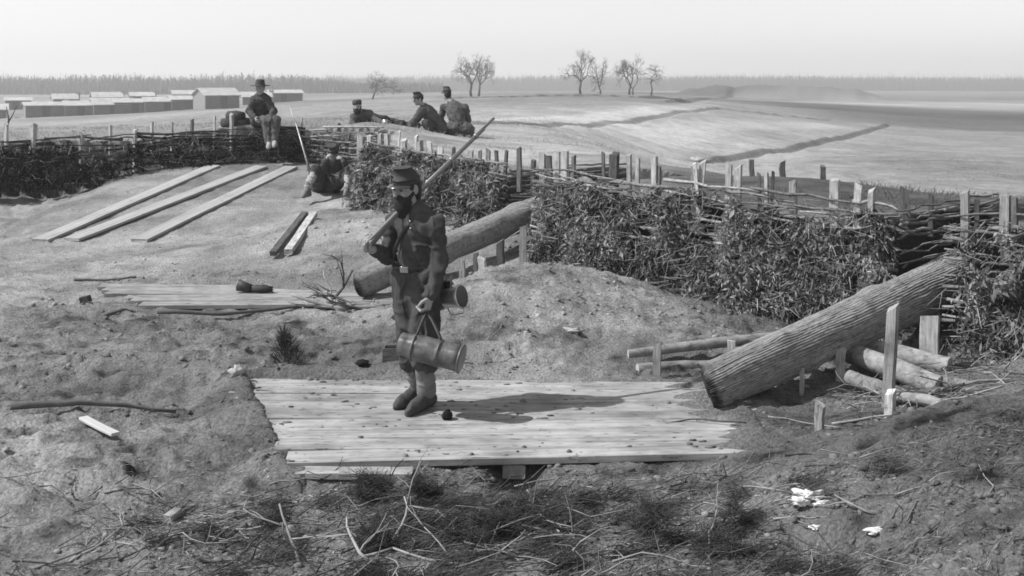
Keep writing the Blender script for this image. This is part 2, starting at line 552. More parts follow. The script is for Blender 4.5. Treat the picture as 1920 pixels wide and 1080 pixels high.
def inner_z(x, y):
    z = inner_tps(x, y)
    m1, s1 = in_quad(x, y, PLAT1, 0.0)
    m2, s2 = in_quad(x, y, PLAT2, 0.0)
    m = np.maximum(m1, m2)
    w2 = np.where(y > 11, 0.35, 1.0)
    edge = w2 * np.exp(-(np.minimum(np.abs(s1), np.abs(s2)) / 0.30) ** 2) * (1 - m) * np.where((y < 7.6) & (x > -1.25), np.clip(np.abs(x - 0.03) / 0.5, 0.1, 0.62), 1.0)
    n = 0.10 * fbm(x / 1.3, y / 1.0, 3, 3) + 0.075 * fbm(x / 0.34, y / 0.20, 9, 4, 0.62) - 0.05 * np.abs(fbm(x / 0.16, y / 0.10, 15, 3)) + 0.012
    n = n - 0.30 * np.clip(fbm(x / 0.24 + 0.3 * y, y / 0.13, 171, 3, 0.55) - 0.24, 0, 0.16) * np.clip(1.2 - np.abs(y - 9.0) / 5.5, 0.15, 1)
    rough = 0.55 + 0.9 * np.clip(fbm(x / 2.6 + 3, y / 2.2, 77, 2) + 0.35, 0, 1)
    rough = rough * np.where(y > 12.5, 0.75, 1.0)
    # ruts running across the left foreground
    rut = np.sin((y * 1.0 - x * 0.18 + 0.35 * fbm(x / 1.2, y / 1.2, 88, 3)) * 9.5)
    lf = np.exp(-((x + 3.2) / 2.2) ** 2 - ((y - 8.0) / 1.8) ** 2)
    z = z + (n * rough * (1 - 0.6 * edge) + 0.014 * rut * lf + (0.045 + 0.06 * np.clip(-1.1 - x, 0, .5) * 2) * edge) * (1 - m) - 0.01 * m
    ramp = np.exp(-((x + 5.3) / 2.0) ** 6 - ((y - 19.0) / 2.75) ** 6)
    z = z * (1 - ramp) + ramp * (0.10 + (y - 16.7) / 4.6 * 0.745 + 0.15 * n)
    # soil washed over the right-hand ends of the planks
    ov = np.clip((x - 0.75) / 0.85, 0, 1) * m * np.where(y > 8.7, 1.05, 0.85)
    z = z + ov * (0.075 + 0.10 * fbm(x / 0.7, y / 0.07, 21, 4, 0.6))
    # hollow under the front edge of the near platform
    z = z - 0.34 * np.exp(-((x - 0.03) / 0.15) ** 4 - ((y - 7.08) / 0.22) ** 4)
    for hx, hy, sx, sy, hh in HUMPS:
        z = z + hh * np.exp(-((x - hx) / sx) ** 2 - ((y - hy) / sy) ** 2)
    return z


def ground_z(x, y):
    x = np.asarray(x, float); y = np.asarray(y, float)
    s = poly_side(x, y)
    t = np.clip((s - 0.02) / 0.16, 0, 1)
    t = t * t * (3 - 2 * t)
    zi = inner_z(x, np.minimum(y, 30))
    zo = outer_z(x, y)
    return zi * (1 - t) + zo * t


_gx = np.arange(-13.0, 8.0, 0.04); _gy = np.arange(4.4, 26.0, 0.04)
_gg = None


def gz(x, y):
    """ground height at one point (looked up in a fine grid near the camera)"""
    global _gg
    if _gg is None:
        A, B = np.meshgrid(_gx, _gy); _gg = ground_z(A, B)
    i = (x - _gx[0]) / 0.04; j = (y - _gy[0]) / 0.04
    if 0 <= i < len(_gx) - 2 and 0 <= j < len(_gy) - 2:
        a, b = int(i), int(j); u, v = i - a, j - b
        return float((_gg[b, a] * (1 - u) + _gg[b, a + 1] * u) * (1 - v) + (_gg[b + 1, a] * (1 - u) + _gg[b + 1, a + 1] * u) * v)
    return float(ground_z(np.array([x]), np.array([y]))[0])


# soil colour (real differences of soil: trodden sand, churned earth, turf, ploughed strip)
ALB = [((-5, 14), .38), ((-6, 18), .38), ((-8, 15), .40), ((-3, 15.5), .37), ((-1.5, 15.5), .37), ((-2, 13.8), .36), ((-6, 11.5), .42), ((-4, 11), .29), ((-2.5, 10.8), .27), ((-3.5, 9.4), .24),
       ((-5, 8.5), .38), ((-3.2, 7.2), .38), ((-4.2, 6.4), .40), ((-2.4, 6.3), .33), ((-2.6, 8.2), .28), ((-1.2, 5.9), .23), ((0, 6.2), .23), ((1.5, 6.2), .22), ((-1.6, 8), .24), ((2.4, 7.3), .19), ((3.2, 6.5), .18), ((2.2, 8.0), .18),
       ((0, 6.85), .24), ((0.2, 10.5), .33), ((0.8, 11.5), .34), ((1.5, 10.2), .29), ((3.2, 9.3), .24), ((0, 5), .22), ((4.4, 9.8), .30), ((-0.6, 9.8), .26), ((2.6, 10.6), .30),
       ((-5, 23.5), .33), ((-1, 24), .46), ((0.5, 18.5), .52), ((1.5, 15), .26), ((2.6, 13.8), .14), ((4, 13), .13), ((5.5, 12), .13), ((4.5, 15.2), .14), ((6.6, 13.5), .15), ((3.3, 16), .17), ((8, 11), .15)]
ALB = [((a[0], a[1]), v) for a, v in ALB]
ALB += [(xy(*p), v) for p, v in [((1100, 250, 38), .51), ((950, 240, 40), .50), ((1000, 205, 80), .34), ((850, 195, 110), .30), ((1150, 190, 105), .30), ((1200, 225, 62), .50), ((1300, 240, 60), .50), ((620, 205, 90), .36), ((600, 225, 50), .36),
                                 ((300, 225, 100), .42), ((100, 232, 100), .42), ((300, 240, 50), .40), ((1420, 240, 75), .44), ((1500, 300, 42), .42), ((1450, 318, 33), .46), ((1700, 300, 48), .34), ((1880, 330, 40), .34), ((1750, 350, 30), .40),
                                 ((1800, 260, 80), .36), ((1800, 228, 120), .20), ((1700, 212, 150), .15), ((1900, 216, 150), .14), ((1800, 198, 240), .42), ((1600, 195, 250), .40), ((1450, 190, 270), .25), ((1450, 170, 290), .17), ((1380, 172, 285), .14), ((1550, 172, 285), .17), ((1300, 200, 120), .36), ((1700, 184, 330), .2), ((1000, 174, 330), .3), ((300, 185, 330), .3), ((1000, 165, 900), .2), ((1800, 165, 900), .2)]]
_aa, _ab = lnmap(np.array([a[0][0] for a in ALB]), np.array([a[0][1] for a in ALB]))
_av = np.array([a[1] for a in ALB])


def albedo(x, y, z):
    a, b = lnmap(x, y)
    jx = 0.05 * fbm(x / 1.1, y / 0.8, 101, 3) * np.clip(12 / np.maximum(y, 6), 0.2, 1)
    wsum = 0; v = 0
    for i in range(len(_av)):
        r2 = (a - _aa[i] + jx) ** 2 + ((b - _ab[i] + jx) * 1.6) ** 2
        w = 1.0 / (r2 + 2e-3) ** 2
        wsum = wsum + w; v = v + w * _av[i]
    v = v / wsum
    wn_ = np.clip((30 - y) / 10, 0, 1); wm = np.clip((y - 18) / 15, 0, 1) * np.clip((200 - y) / 80, 0, 1); wf = np.clip((y - 90) / 80, 0, 1)
    n = wn_ * 0.55 * fbm(x / 1.2, y / 0.8, 111, 5, 0.62) + wm * (0.24 * fbm(x / 9, y / 9, 113, 5, 0.65) + 0.28 * fbm(x / 1.6, y / 1.6, 115, 3, 0.7) * np.clip((110 - y) / 50, 0, 1)) + wf * 0.6 * fbm(x / 40, y / 22, 117, 5, 0.65)
    n2 = wn_ * 1.5 * np.clip(fbm(x / 0.30, y / 0.15, 121, 3, 0.6) - 0.16, 0, 1) * np.clip(1.3 - np.abs(y - 8.5) / 6, 0.25, 1)
    for line, hw, kb in TRACKS:
        s, par = polyline_sd(x, y, line)
        v = v * (1 + (kb - 1) * np.clip(1.5 - np.abs(s) / hw, 0, 1))
    for line, h, wl_, d, wr in BANKS:                                   # ditch shade put into the soil colour, together with damp turned earth
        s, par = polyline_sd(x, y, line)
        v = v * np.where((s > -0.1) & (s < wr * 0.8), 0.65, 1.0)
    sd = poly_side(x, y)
    v = v * np.where((sd > -0.06) & (sd < 0.22), 0.30, 1.0)            # shade behind the brush painted into the packed earth of the walls
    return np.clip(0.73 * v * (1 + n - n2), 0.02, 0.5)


def build_ground():
    # rows in depth, columns in direction; the sheet reaches the horizon
    rows = [1.0]
    while rows[-1] < 5000:
        y = rows[-1]
        k = 1.10 if y < 4.6 else (1.0048 if y < 16 else (1.0065 if y < 120 else (1.014 if y < 200 else 1.035)))
        rows.append(y * k)
    rows = np.array(rows)
    us = [0.0]
    while us[-1] < 1.6:
        u = us[-1]
        us.append(u + (0.0026 if u < 0.47 else min(0.05, 0.0026 + (u - 0.47) * 0.15)))
    us = np.array(sorted(set([-u for u in us] + us)))
    U, Yg = np.meshgrid(us, rows)
    X = U * Yg
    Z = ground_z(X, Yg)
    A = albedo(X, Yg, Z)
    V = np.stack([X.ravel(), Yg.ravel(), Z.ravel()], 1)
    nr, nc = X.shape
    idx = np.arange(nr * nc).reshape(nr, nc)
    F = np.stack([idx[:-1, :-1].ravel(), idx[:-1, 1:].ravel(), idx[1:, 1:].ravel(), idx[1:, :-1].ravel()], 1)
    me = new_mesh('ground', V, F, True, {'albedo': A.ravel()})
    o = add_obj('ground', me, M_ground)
    tag(o, 'bare trodden earth of the yard running out into open field', 'ground', None, 'structure')
    print('ground verts', len(V))
    return o


ground = build_ground()
# ------------------------------------------------------------------ brush and wattle walls (revetments), stakes, logs, platforms
def V2(p): return Vector((p[0], p[1], 0))


def stake_mesh(L, w, d, seg=2):
    """split stake along local X (base at 0), uneven section, hacked top"""
    V = []; F = []
    ang = [math.radians(a + random.uniform(-14, 14)) for a in (45, 135, 225, 315)]
    slant = random.uniform(-0.35, 0.35) * w
    slant2 = random.uniform(-0.35, 0.35) * d
    for i in range(seg + 1):
        t = i / seg
        jy = random.uniform(-1, 1) * 0.10 * w
        tw = random.uniform(0.9, 1.08)
        for a in ang:
            sx, sy = math.copysign(1, math.cos(a)), math.copysign(1, math.sin(a))
            x = L * t
            if i == seg: x += slant * sx + slant2 * sy
            V.append((x, sx * w / 2 * tw * abs(math.cos(a)) * 1.41 + jy, sy * d / 2 * tw * abs(math.sin(a)) * 1.41))
    for i in range(seg):
        for k in range(4):
            F.append((i * 4 + k, (i + 1) * 4 + k, (i + 1) * 4 + (k + 1) % 4, i * 4 + (k + 1) % 4)[::-1])
    F.append((0, 1, 2, 3)); F.append((seg * 4 + 3, seg * 4 + 2, seg * 4 + 1, seg * 4))
    return V, F


def put_stake(parent, base, top, w, d, mat, name='stake', ylook=None):
    base = Vector(base); top = Vector(top)
    dirv = top - base
    L = dirv.length
    me = new_mesh(name, *stake_mesh(L, w, d))
    x = dirv.normalized()
    side = Vector((0.83, -0.56, 0)) if ylook is None else ylook
    y = (side - x * side.dot(x)).normalized()
    z = x.cross(y)
    R = Matrix((x, y, z)).transposed().to_4x4()
    M = Matrix.Translation(base) @ R
    return add_obj(name, me, mat, parent, M)


def leaf_cloud(pos, nrm, n_spread, size, tone, droop=0.6, aspect=0.30):
    """many small folded leaves; pos Nx3, nrm Nx3 -> verts, tris, tone"""
    n = len(pos)
    d = rng.normal(size=(n, 3)) * n_spread + np.array([0, 0, -droop])
    d /= np.linalg.norm(d, axis=1)[:, None]
    nn = nrm + rng.normal(size=(n, 3)) * 0.75
    s = np.cross(nn, d); s /= np.linalg.norm(s, axis=1)[:, None] + 1e-9
    up = np.cross(d, s)
    L = size * np.clip(np.exp(rng.normal(-0.12, 0.42, n)), 0.3, 2.2)[:, None]
    W = L * aspect * rng.uniform(0.6, 1.3, n)[:, None]
    fold = rng.uniform(-0.25, 0.5, n)[:, None] * W
    a = pos; b = pos + d * L * 0.45 + s * W * 0.5 + up * fold; c = pos + d * L + up * rng.uniform(-.3, .3, n)[:, None] * L * 0.5
    e = pos + d * L * 0.45 - s * W * 0.5 + up * fold
    V = np.stack([a, b, c, e], 1).reshape(-1, 3)
    i = np.arange(n)[:, None] * 4
    F = np.concatenate([i + np.array([[0, 1, 2]]), i + np.array([[0, 2, 3]])], 0)
    T = np.repeat(tone, 4)
    return V, F, T


def tri_sticks(p0, p1, r, tone):
    """thin three-sided sticks between point arrays"""
    n = len(p0)
    d = p1 - p0; L = np.linalg.norm(d, axis=1)[:, None] + 1e-9; d = d / L
    a = np.cross(d, np.array([0.3, 0.2, 1.0])); a /= np.linalg.norm(a, axis=1)[:, None] + 1e-9
    b = np.cross(d, a)
    r = np.broadcast_to(np.asarray(r, float), (n,))[:, None]
    vs = []
    for q, rr in ((p0, r), (p1, r * 0.45)):
        for k in range(3):
            t = 2 * math.pi * k / 3
            vs.append(q + a * rr * math.cos(t) + b * rr * math.sin(t))
    V = np.stack(vs, 1).reshape(-1, 3)
    i = np.arange(n)[:, None] * 6
    F = np.concatenate([i + np.array([[k, (k + 1) % 3, (k + 1) % 3 + 3, k + 3]]) for k in range(3)], 0)
    return V, F, np.repeat(np.broadcast_to(tone, (n,)), 6)


def stuff_part(name, V, F, T, mat, parent):
    off = np.array(parent.location)
    me = new_mesh(name, V - off[None], F, False, {'tone': T})
    o = add_obj(name, me, mat, parent)
    o['kind'] = 'stuff'
    return o


def build_wall(label, A, B, zt, zb, stakes, rows=14, rad=(0.010, 0.020), leaves=0, leaf_size=0.07, bulge=0.34, tones=(0.03, 0.36),
               spacing=0.38, amp=0.035, twigs=0, top_bare=0.2, branch_mat=None, blen=(0.9, 2.0), wild=0.0, cover_seed=5, thick=0.05, leaf_lo=0.0, leaf_hi=0.97, leaf_start=-0.05):
    A = Vector((A[0], A[1], 0)); B = Vector((B[0], B[1], 0))
    L = (B - A).length
    d = (B - A) / L
    n = Vector((d.y, -d.x, 0))
    if n.y > 0 and abs(n.y) > 0.05: n = -n                          # towards the yard
    mid = (A + B) / 2
    root = thing('brush_wall', (mid.x, mid.y, (zb[0] + zb[1]) / 2), label, 'brush wall', 'woven brush walls round the gun positions')
    root['kind'] = 'thing'

    def at(s, h, o=0.0):
        t = s / L
        b = lerp(zb[0], zb[1], t); tp = lerp(zt[0], zt[1], t)
        p = A + d * s + n * o
        return Vector((p.x, p.y, b + (tp - b) * h))
    # stakes seen in the photograph: (px, y top, width px, y bottom or None, lean px, dark)
    for st in stakes:
        px, yt, w = st[0], st[1], st[2]
        yb = st[3] if len(st) > 3 else None
        lean = st[4] if len(st) > 4 else 0
        dark = st[5] if len(st) > 5 else 0
        u = (px - 960) / FPX
        # intersect the view column with the wall line
        s = (u * A.y - A.x) / (d.x - u * d.y)
        Y = A.y + d.y * s
        front = 0.045 if yb else 0.01
        Y = Y + n.y * front
        top = P(px + lean, yt, Y)
        bot = P(px, yb if yb else HZ + (CZ - (lerp(zt[0], zt[1], s / L) - 0.25)) * FPX / Y, Y)
        if yb is None or True:
            bot.z -= 0.12
        put_stake(root, bot, top, w * Y / FPX * 0.95, w * Y / FPX * random.uniform(0.6, 0.9), M_stake_dark if dark else M_stake)
    # hidden rhythm of upright stakes the branches weave round
    k = 0
    for r in range(rows):
        h = (r + 0.5) / rows
        s = random.uniform(-0.6, 0.0)
        while s < L:
            ln = random.uniform(*blen)
            s1 = min(s + ln, L + 0.05); s0 = max(s, -0.05)
            if s1 - s0 > 0.25:
                pts = []; nseg = 6
                hh = h + random.uniform(-0.5, 0.5) / rows
                tilt = random.uniform(-1, 1) * (0.04 + wild * 0.5)
                bend = random.uniform(-1, 1) * (0.02 + wild * 0.2)
                for i in range(nseg + 1):
                    t = i / nseg
                    sc_ = lerp(s0, s1, t)
                    o = amp * math.sin(math.pi * sc_ / spacing + r * math.pi) + random.uniform(-0.012, 0.012) + wild * random.uniform(-0.04, 0.1)
                    hb = min(1.03, max(0.01, hh + tilt * (t - .5) + bend * math.sin(t * math.pi) + random.uniform(-0.012, 0.012)))
                    pts.append(at(sc_, hb, o + thick + 0.06 * (1 - hb)))
                r0 = random.uniform(*rad)
                rr = [r0 * lerp(1.0, 0.55, i / nseg) for i in range(nseg + 1)]
                if random.random() < 0.5: rr = rr[::-1]
                part('branch', tube(pts, rr, 4, True, 0.12), branch_mat or M_branch, root, True)
                k += 1
            s += ln * random.uniform(0.75, 0.95)
    if leaves:
        # lumpy hanging leafy brush over the weave
        s = rng.uniform(-0.05, L + 0.05, leaves); s = s[s > leaf_start + 0.25 * rng.random(len(s))]; leaves = len(s); h = rng.uniform(leaf_lo, 1, leaves) ** 0.9 * leaf_hi
        cov = fbm(s / 0.42, h * 1.1 / 0.33, cover_seed, 3)
        gap = fbm(s / 0.20, h * 1.1 / 0.22, cover_seed + 31, 2)
        keep = (h < 1 - top_bare * (0.6 + 2.6 * cov)) & (cov > np.where(h > 0.5, -0.22, -0.40)) & ((gap > -0.20) | (rng.random(len(s)) < 0.25))
        s, h, cov = s[keep], h[keep], cov[keep]
        depth = 0.05 + bulge * (1 - h) ** 0.9 + 0.40 * np.clip(cov + 0.12, 0, 1)
        o = depth * rng.uniform(0.25, 1.0, len(s)) ** 0.6
        t = s / L
        zb_ = zb[0] + (zb[1] - zb[0]) * t; zt_ = zt[0] + (zt[1] - zt[0]) * t
        pos = np.stack([A.x + d.x * s + n.x * o, A.y + d.y * s + n.y * o, zb_ - 0.02 + (zt_ - zb_) * h], 1)
        pos += rng.normal(size=pos.shape) * 0.012
        nr = np.tile(np.array([n.x, n.y, 0.45]), (len(s), 1))
        clump = np.clip(fbm(s / 0.16, h / 0.15, cover_seed + 9, 2) + 0.5, 0, 1)
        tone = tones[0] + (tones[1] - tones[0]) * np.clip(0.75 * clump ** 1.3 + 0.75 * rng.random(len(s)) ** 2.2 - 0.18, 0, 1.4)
        Vl, Fl, Tl = leaf_cloud(pos, nr, 0.55, leaf_size, tone)
        stuff_part('foliage', Vl, Fl, Tl, M_leaf, root)
    if twigs:
        s = rng.uniform(0, L, twigs); h = rng.uniform(0.02, 0.98, twigs)
        t = s / L
        o = 0.08 + bulge * (1 - h) * rng.uniform(0.7, 1.15, twigs)
        zb_ = zb[0] + (zb[1] - zb[0]) * t; zt_ = zt[0] + (zt[1] - zt[0]) * t
        p0 = np.stack([A.x + d.x * s + n.x * o, A.y + d.y * s + n.y * o, zb_ + (zt_ - zb_) * h], 1)
        dd = rng.normal(size=(twigs, 3)) * np.array([0.08, 0.06, 0.08]) + np.array([n.x, n.y, -0.5]) * 0.06
        dd += np.array([d.x, d.y, 0])[None] * rng.normal(size=(twigs, 1)) * 0.07
        Vt, Ft, Tt = tri_sticks(p0, p0 + dd, rng.uniform(0.002, 0.006, twigs), rng.uniform(0.12, 0.34, twigs))
        stuff_part('twig_tangle', Vt, Ft, Tt, M_litter, root)
    return root


centre_stakes = [(1018, 288, 12), (1030, 292, 9, None, 0, 1), (1045, 283, 12), (1058, 281, 14), (1073, 292, 8, None, 3, 1), (1133, 286, 6, None, -2, 1), (1143, 290, 5, None, 2, 1), (1153, 288, 13, None, 2, 1),
                 (1180, 290, 8), (1196, 294, 9), (1228, 296, 11, 378, 0), (1236, 312, 7, None, 0, 1), (1300, 312, 10), (1311, 306, 8, 396, -8), (1309, 303, 11, 396, 10), (1362, 306, 11, None, 6),
                 (1384, 313, 15), (1426, 325, 6, None, -3, 1), (1437, 324, 7, None, 0), (1446, 322, 5, None, 4, 1), (1489, 341, 13, None, -2), (1565, 337, 17), (1606, 347, 14, 402, 3), (1634, 357, 12, 402, -1)]
build_wall('long leafy brush wall with pale stakes between the two log guns', (0.33, 14.05), (3.6, 11.0), (1.38, 1.25), (0.36, 0.02), centre_stakes,
           rows=19, rad=(0.011, 0.021), leaves=56000, leaf_size=0.056, twigs=1300, top_bare=0.24, blen=(0.6, 1.6), leaf_start=0.05, wild=0.06)
build_wall('leafy brush wall behind the standing soldier with broken stake tops', (-2.12, 17.05), (-0.05, 14.95), (1.53, 1.38), (0.52, 0.45),
           [(680, 252, 17, 298), (694, 254, 9), (712, 251, 8), (728, 252, 9, None, -3), (746, 246, 5, None, 3), (757, 262, 11), (778, 255, 8, None, 2), (791, 265, 11, None, -5), (813, 266, 8, None, -8), (824, 275, 11, None, 3), (848, 277, 6, None, 3, 1),
            (882, 281, 9), (900, 283, 6, None, 0, 1), (915, 280, 9), (935, 282, 6, None, -5, 1), (946, 282, 6, None, 4, 1), (974, 278, 9, None, 0, 1)],
           rows=16, leaves=26000, leaf_size=0.064, twigs=700, top_bare=0.02, leaf_hi=1.06, cover_seed=23, bulge=0.3)
build_wall('leafy brush wall at the right edge beside the bark log gun', (3.9, 10.4), (6.2, 8.4), (1.22, 1.24), (0.0, 0.15),
           [(1808, 360, 15), (1832, 372, 9, None, 0, 1), (1884, 366, 21), (1903, 370, 12, None, 0, 1)],
           rows=17, leaves=32000, leaf_size=0.058, twigs=800, top_bare=0.22, leaf_start=0.10, wild=0.06, cover_seed=41, rad=(0.012, 0.021), leaf_lo=0.0, bulge=0.30)
build_wall('shaded bare wattle cheek of the opening behind the bark log gun', (3.6, 11.02), (5.2, 12.66), (1.24, 1.22), (0.15, 0.25),
           [(1697, 354, 19, 415, 0, 1), (1745, 364, 9, None, 0, 1)], rows=17, rad=(0.012, 0.022), spacing=0.3, top_bare=0.0)
build_wall('bare wattle cheek of the opening above the far log gun', (-0.05, 14.97), (1.6, 16.62), (1.32, 1.25), (0.5, 0.5),
           [(1000, 300, 8, None, 0, 1)], rows=13, rad=(0.014, 0.024), spacing=0.33, top_bare=0.0)
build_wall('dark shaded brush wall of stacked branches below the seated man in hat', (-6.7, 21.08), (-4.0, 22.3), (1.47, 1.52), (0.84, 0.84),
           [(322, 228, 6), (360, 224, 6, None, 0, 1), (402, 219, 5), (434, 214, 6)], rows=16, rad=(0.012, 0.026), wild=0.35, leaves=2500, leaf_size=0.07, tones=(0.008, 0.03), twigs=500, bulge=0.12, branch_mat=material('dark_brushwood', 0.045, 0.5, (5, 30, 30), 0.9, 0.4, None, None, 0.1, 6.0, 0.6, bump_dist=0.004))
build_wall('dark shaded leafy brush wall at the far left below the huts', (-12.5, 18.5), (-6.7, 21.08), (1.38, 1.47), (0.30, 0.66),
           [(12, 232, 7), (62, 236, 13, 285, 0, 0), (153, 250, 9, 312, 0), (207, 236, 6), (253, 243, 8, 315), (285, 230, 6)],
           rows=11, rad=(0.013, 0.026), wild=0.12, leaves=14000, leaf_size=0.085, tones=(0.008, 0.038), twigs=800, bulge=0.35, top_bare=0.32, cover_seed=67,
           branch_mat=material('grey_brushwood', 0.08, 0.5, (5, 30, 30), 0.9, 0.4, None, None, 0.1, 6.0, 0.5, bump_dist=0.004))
build_wall('low pale wattle wall behind the man sitting on the ground', (-4.0, 22.3), (-2.25, 20.75), (1.51, 1.60), (0.80, 0.62),
           [(566, 222, 4), (636, 232, 5, None, 0, 1)], rows=13, rad=(0.014, 0.026), wild=0.06, leaves=900, leaf_size=0.07, tones=(0.03, 0.1), twigs=160, bulge=0.1, top_bare=0.4)
build_wall('short brush return wall closing the end behind the far stake', (-2.3, 20.8), (-2.05, 17.05), (1.58, 1.47), (0.6, 0.52), [], rows=12, rad=(0.014, 0.024), top_bare=0)


# ------------------------------------------------------------------ log guns
def bark_log(name, label, p0, p1, r0, r1, mat, ridge, nseg, nang, group, end_mat, bow=0.02, cut=None):
    p0 = Vector(p0); p1 = Vector(p1)
    L = (p1 - p0).length
    root = thing(name, (p0.x, p0.y, p0.z - r0), label, 'log', group)
    s = np.linspace(0, L, nseg + 1); th = np.linspace(0, 2 * math.pi, nang, endpoint=False)
    S, TH = np.meshgrid(s, th, indexing='ij')
    R = r0 + (r1 - r0) * S / L
    R = R * (1 + 0.05 * fbm(S / 0.7, np.cos(TH) * 0.8 + 4, 7, 2)) + 0.015 * fbm(S / 0.5, np.sin(TH) * 1.5 + 9, 8, 2)
    R = R * (1 - 0.22 * np.clip(1 - S / 0.10, 0, 1) ** 2)                # worn, rounded lower end
    for (ks, kt, kr, kh) in ((0.9, 1.9, .10, .022), (1.7, 2.9, .12, .018), (2.5, 1.2, .12, .025), (1.25, 4.0, .1, .02), (2.1, 2.2, .07, .02)):
        R = R + kh * np.exp(-((S - ks) / kr) ** 2 - (np.mod(TH - kt + math.pi, 2 * math.pi) - math.pi) ** 2 / 0.12)
    # long interlacing bark ridges: periodic in angle
    u = TH / (2 * math.pi)
    nrid = 58

    def pn(freq_a, len_s, seed):
        a = u * freq_a + 0.7 * vnoise(S / 0.22, np.cos(TH) * 2.0 + np.sin(TH) * 1.3 + 5, seed + 40)
        i0 = np.floor(a); f = a - i0; f = f * f * (3 - 2 * f)
        v0 = vnoise(S / len_s, np.mod(i0, freq_a) * 7.31, seed); v1 = vnoise(S / len_s, np.mod(i0 + 1, freq_a) * 7.31, seed)
        return v0 * (1 - f) + v1 * f
    ph = u * nrid + 0.55 * vnoise(S / 0.20, np.cos(TH) * 2 + 3, 61) + 0.9 * vnoise(S / 0.6, np.sin(TH) * 1.5 + 8, 62)
    rd = 1.2 * np.abs(np.sin(math.pi * ph)) ** 0.7 - 0.5 + 1.1 * pn(nrid, 0.30, 3)
    rd2 = 1.6 * pn(nrid * 2, 0.10, 5)
    H = ridge * (np.clip(rd, -0.9, 1) + 0.45 * rd2)
    R = R + H
    tone = np.clip(0.95 + 0.42 * (H / max(ridge, 1e-6)), 0.35, 1.5) if ridge > 0.004 else np.ones_like(R)
    tone = tone * np.clip((S - 0.01) / 0.10 + 0.6 * fbm(S / .05, TH * 2, 4, 2), 0.12, 1)   # charred lower end
    M = frame_from(p1 - p0).to_4x4()
    bowv = bow * np.sin(S / L * math.pi)
    # the lower end is hewn off at a slant
    rot = np.array(frame_from(p1 - p0)); nc = np.array(cut) @ rot if cut is not None else np.array([-1.0, 0, 0])
    sh = -(R * np.cos(TH) * nc[1] + R * np.sin(TH) * nc[2]) / nc[0] * np.clip(1 - S / 0.9, 0, 1)
    V = np.stack([S + sh, R * np.cos(TH), R * np.sin(TH) + bowv], -1).reshape(-1, 3)
    idx = np.arange(V.shape[0]).reshape(nseg + 1, nang)
    nx = np.roll(idx, -1, 1)
    F = np.stack([idx[:-1].ravel(), nx[:-1].ravel(), nx[1:].ravel(), idx[1:].ravel()], 1)
    me = new_mesh('bark', V, F, True, {'tone': tone.ravel()})
    add_obj('bark', me, mat, root, Matrix.Translation(p0) @ M)
    # sawn ends, slightly hollowed
    for nm, i, sgn, mt in (('sawn_end', 0, 1, end_mat), ('sawn_end', nseg, -1, M_cutwood)):
        ring = V[idx[i]]
        c = ring.mean(0)
        vs = [tuple(q) for q in ring]; fs = []
        prev = list(range(nang))
        for k, (sc_, dep) in enumerate(((0.93, 0.0), (0.5, 0.02), (0.12, 0.028))):
            base = len(vs)
            for q in ring:
                w = c + (q - c) * sc_; w = w.copy(); w[0] += sgn * dep + random.uniform(-.003, .003); vs.append(tuple(w))
            for j in range(nang):
                a, b = prev[j], prev[(j + 1) % nang]
                e, g = base + (j + 1) % nang, base + j
                fs.append((a, g, e, b) if sgn > 0 else (a, b, e, g))
            prev = list(range(base, base + nang))
        fs.append(tuple(prev) if sgn < 0 else tuple(prev[::-1]))
        add_obj(nm, new_mesh(nm, vs, fs, False), mt, root, Matrix.Translation(p0) @ M)
    return root


LOG1_A = P(1326, 730, 8.40); LOG1_B = P(1786, 524, 11.2)
d1 = (LOG1_B - LOG1_A).normalized()
bark_log('log_gun', 'thick log with deeply ridged bark and blackened lower end on the near platform', LOG1_A, LOG1_B + d1 * 0.75, 0.164, 0.240, M_bark, 0.0075, 300, 280,
         'logs mounted as mock guns', M_endgrain, 0.0, (-0.95, 0.03, -0.32))
LOG2_A = P(670, 535, 12.6); LOG2_B = P(1012, 393, 14.6)
d2 = (LOG2_B - LOG2_A).normalized()
bark_log('log_gun', 'smoother grey log pointing up behind the standing soldier', LOG2_A, LOG2_B + d2 * 0.9, 0.150, 0.18, M_bark_fine, 0.003, 120, 96,
         'logs mounted as mock guns', M_endgrain, 0.0, (-0.95, 0.03, -0.32))


# ------------------------------------------------------------------ plank platforms
def platform(label, quad_l, quad_r, n, z, broken=None, mat=M_plank, th=0.045, gap_at=(), ext=0.0):
    """quad_l: (front, back) left ends; quad_r: right ends"""
    lf, lb = map(V2, quad_l); rf, rb = map(V2, quad_r)
    c = (lf + lb + rf + rb) / 4
    root = thing('plank_platform', (c.x, c.y, 0), label, 'platform', 'plank gun platforms')
    for i in range(n):
        t0 = i / n; t1 = (i + 1) / n
        a0 = lf.lerp(lb, t0); a1 = lf.lerp(lb, t1); b0 = rf.lerp(rb, t0); b1 = rf.lerp(rb, t1)
        a = (a0 + a1) / 2; b = (b0 + b1) / 2
        dv = b - a
        a = a - dv.normalized() * (ext if i > 2 else -0.015); dv = b - a
        L = dv.length + random.uniform(-0.03, 0.03)
        gap = 0.006 if i not in gap_at else 0.028
        nrm = Vector((-dv.y, dv.x, 0)).normalized()
        W = abs((a1 - a0).dot(nrm)) - gap - random.uniform(0, 0.006)
        mid = (a + b) / 2 + Vector((random.uniform(-.02, .02), 0, 0))
        zz = z - th / 2 + random.uniform(-0.003, 0.003)
        tilt = Vector((dv.x, dv.y, random.uniform(-0.006, 0.006) * L))
        me = new_mesh('plank', *box(L, W, th, 0.005, 4, 0.004))
        add_obj('plank', me, mat, root, MAT((mid.x, mid.y, zz), tilt))
    return root


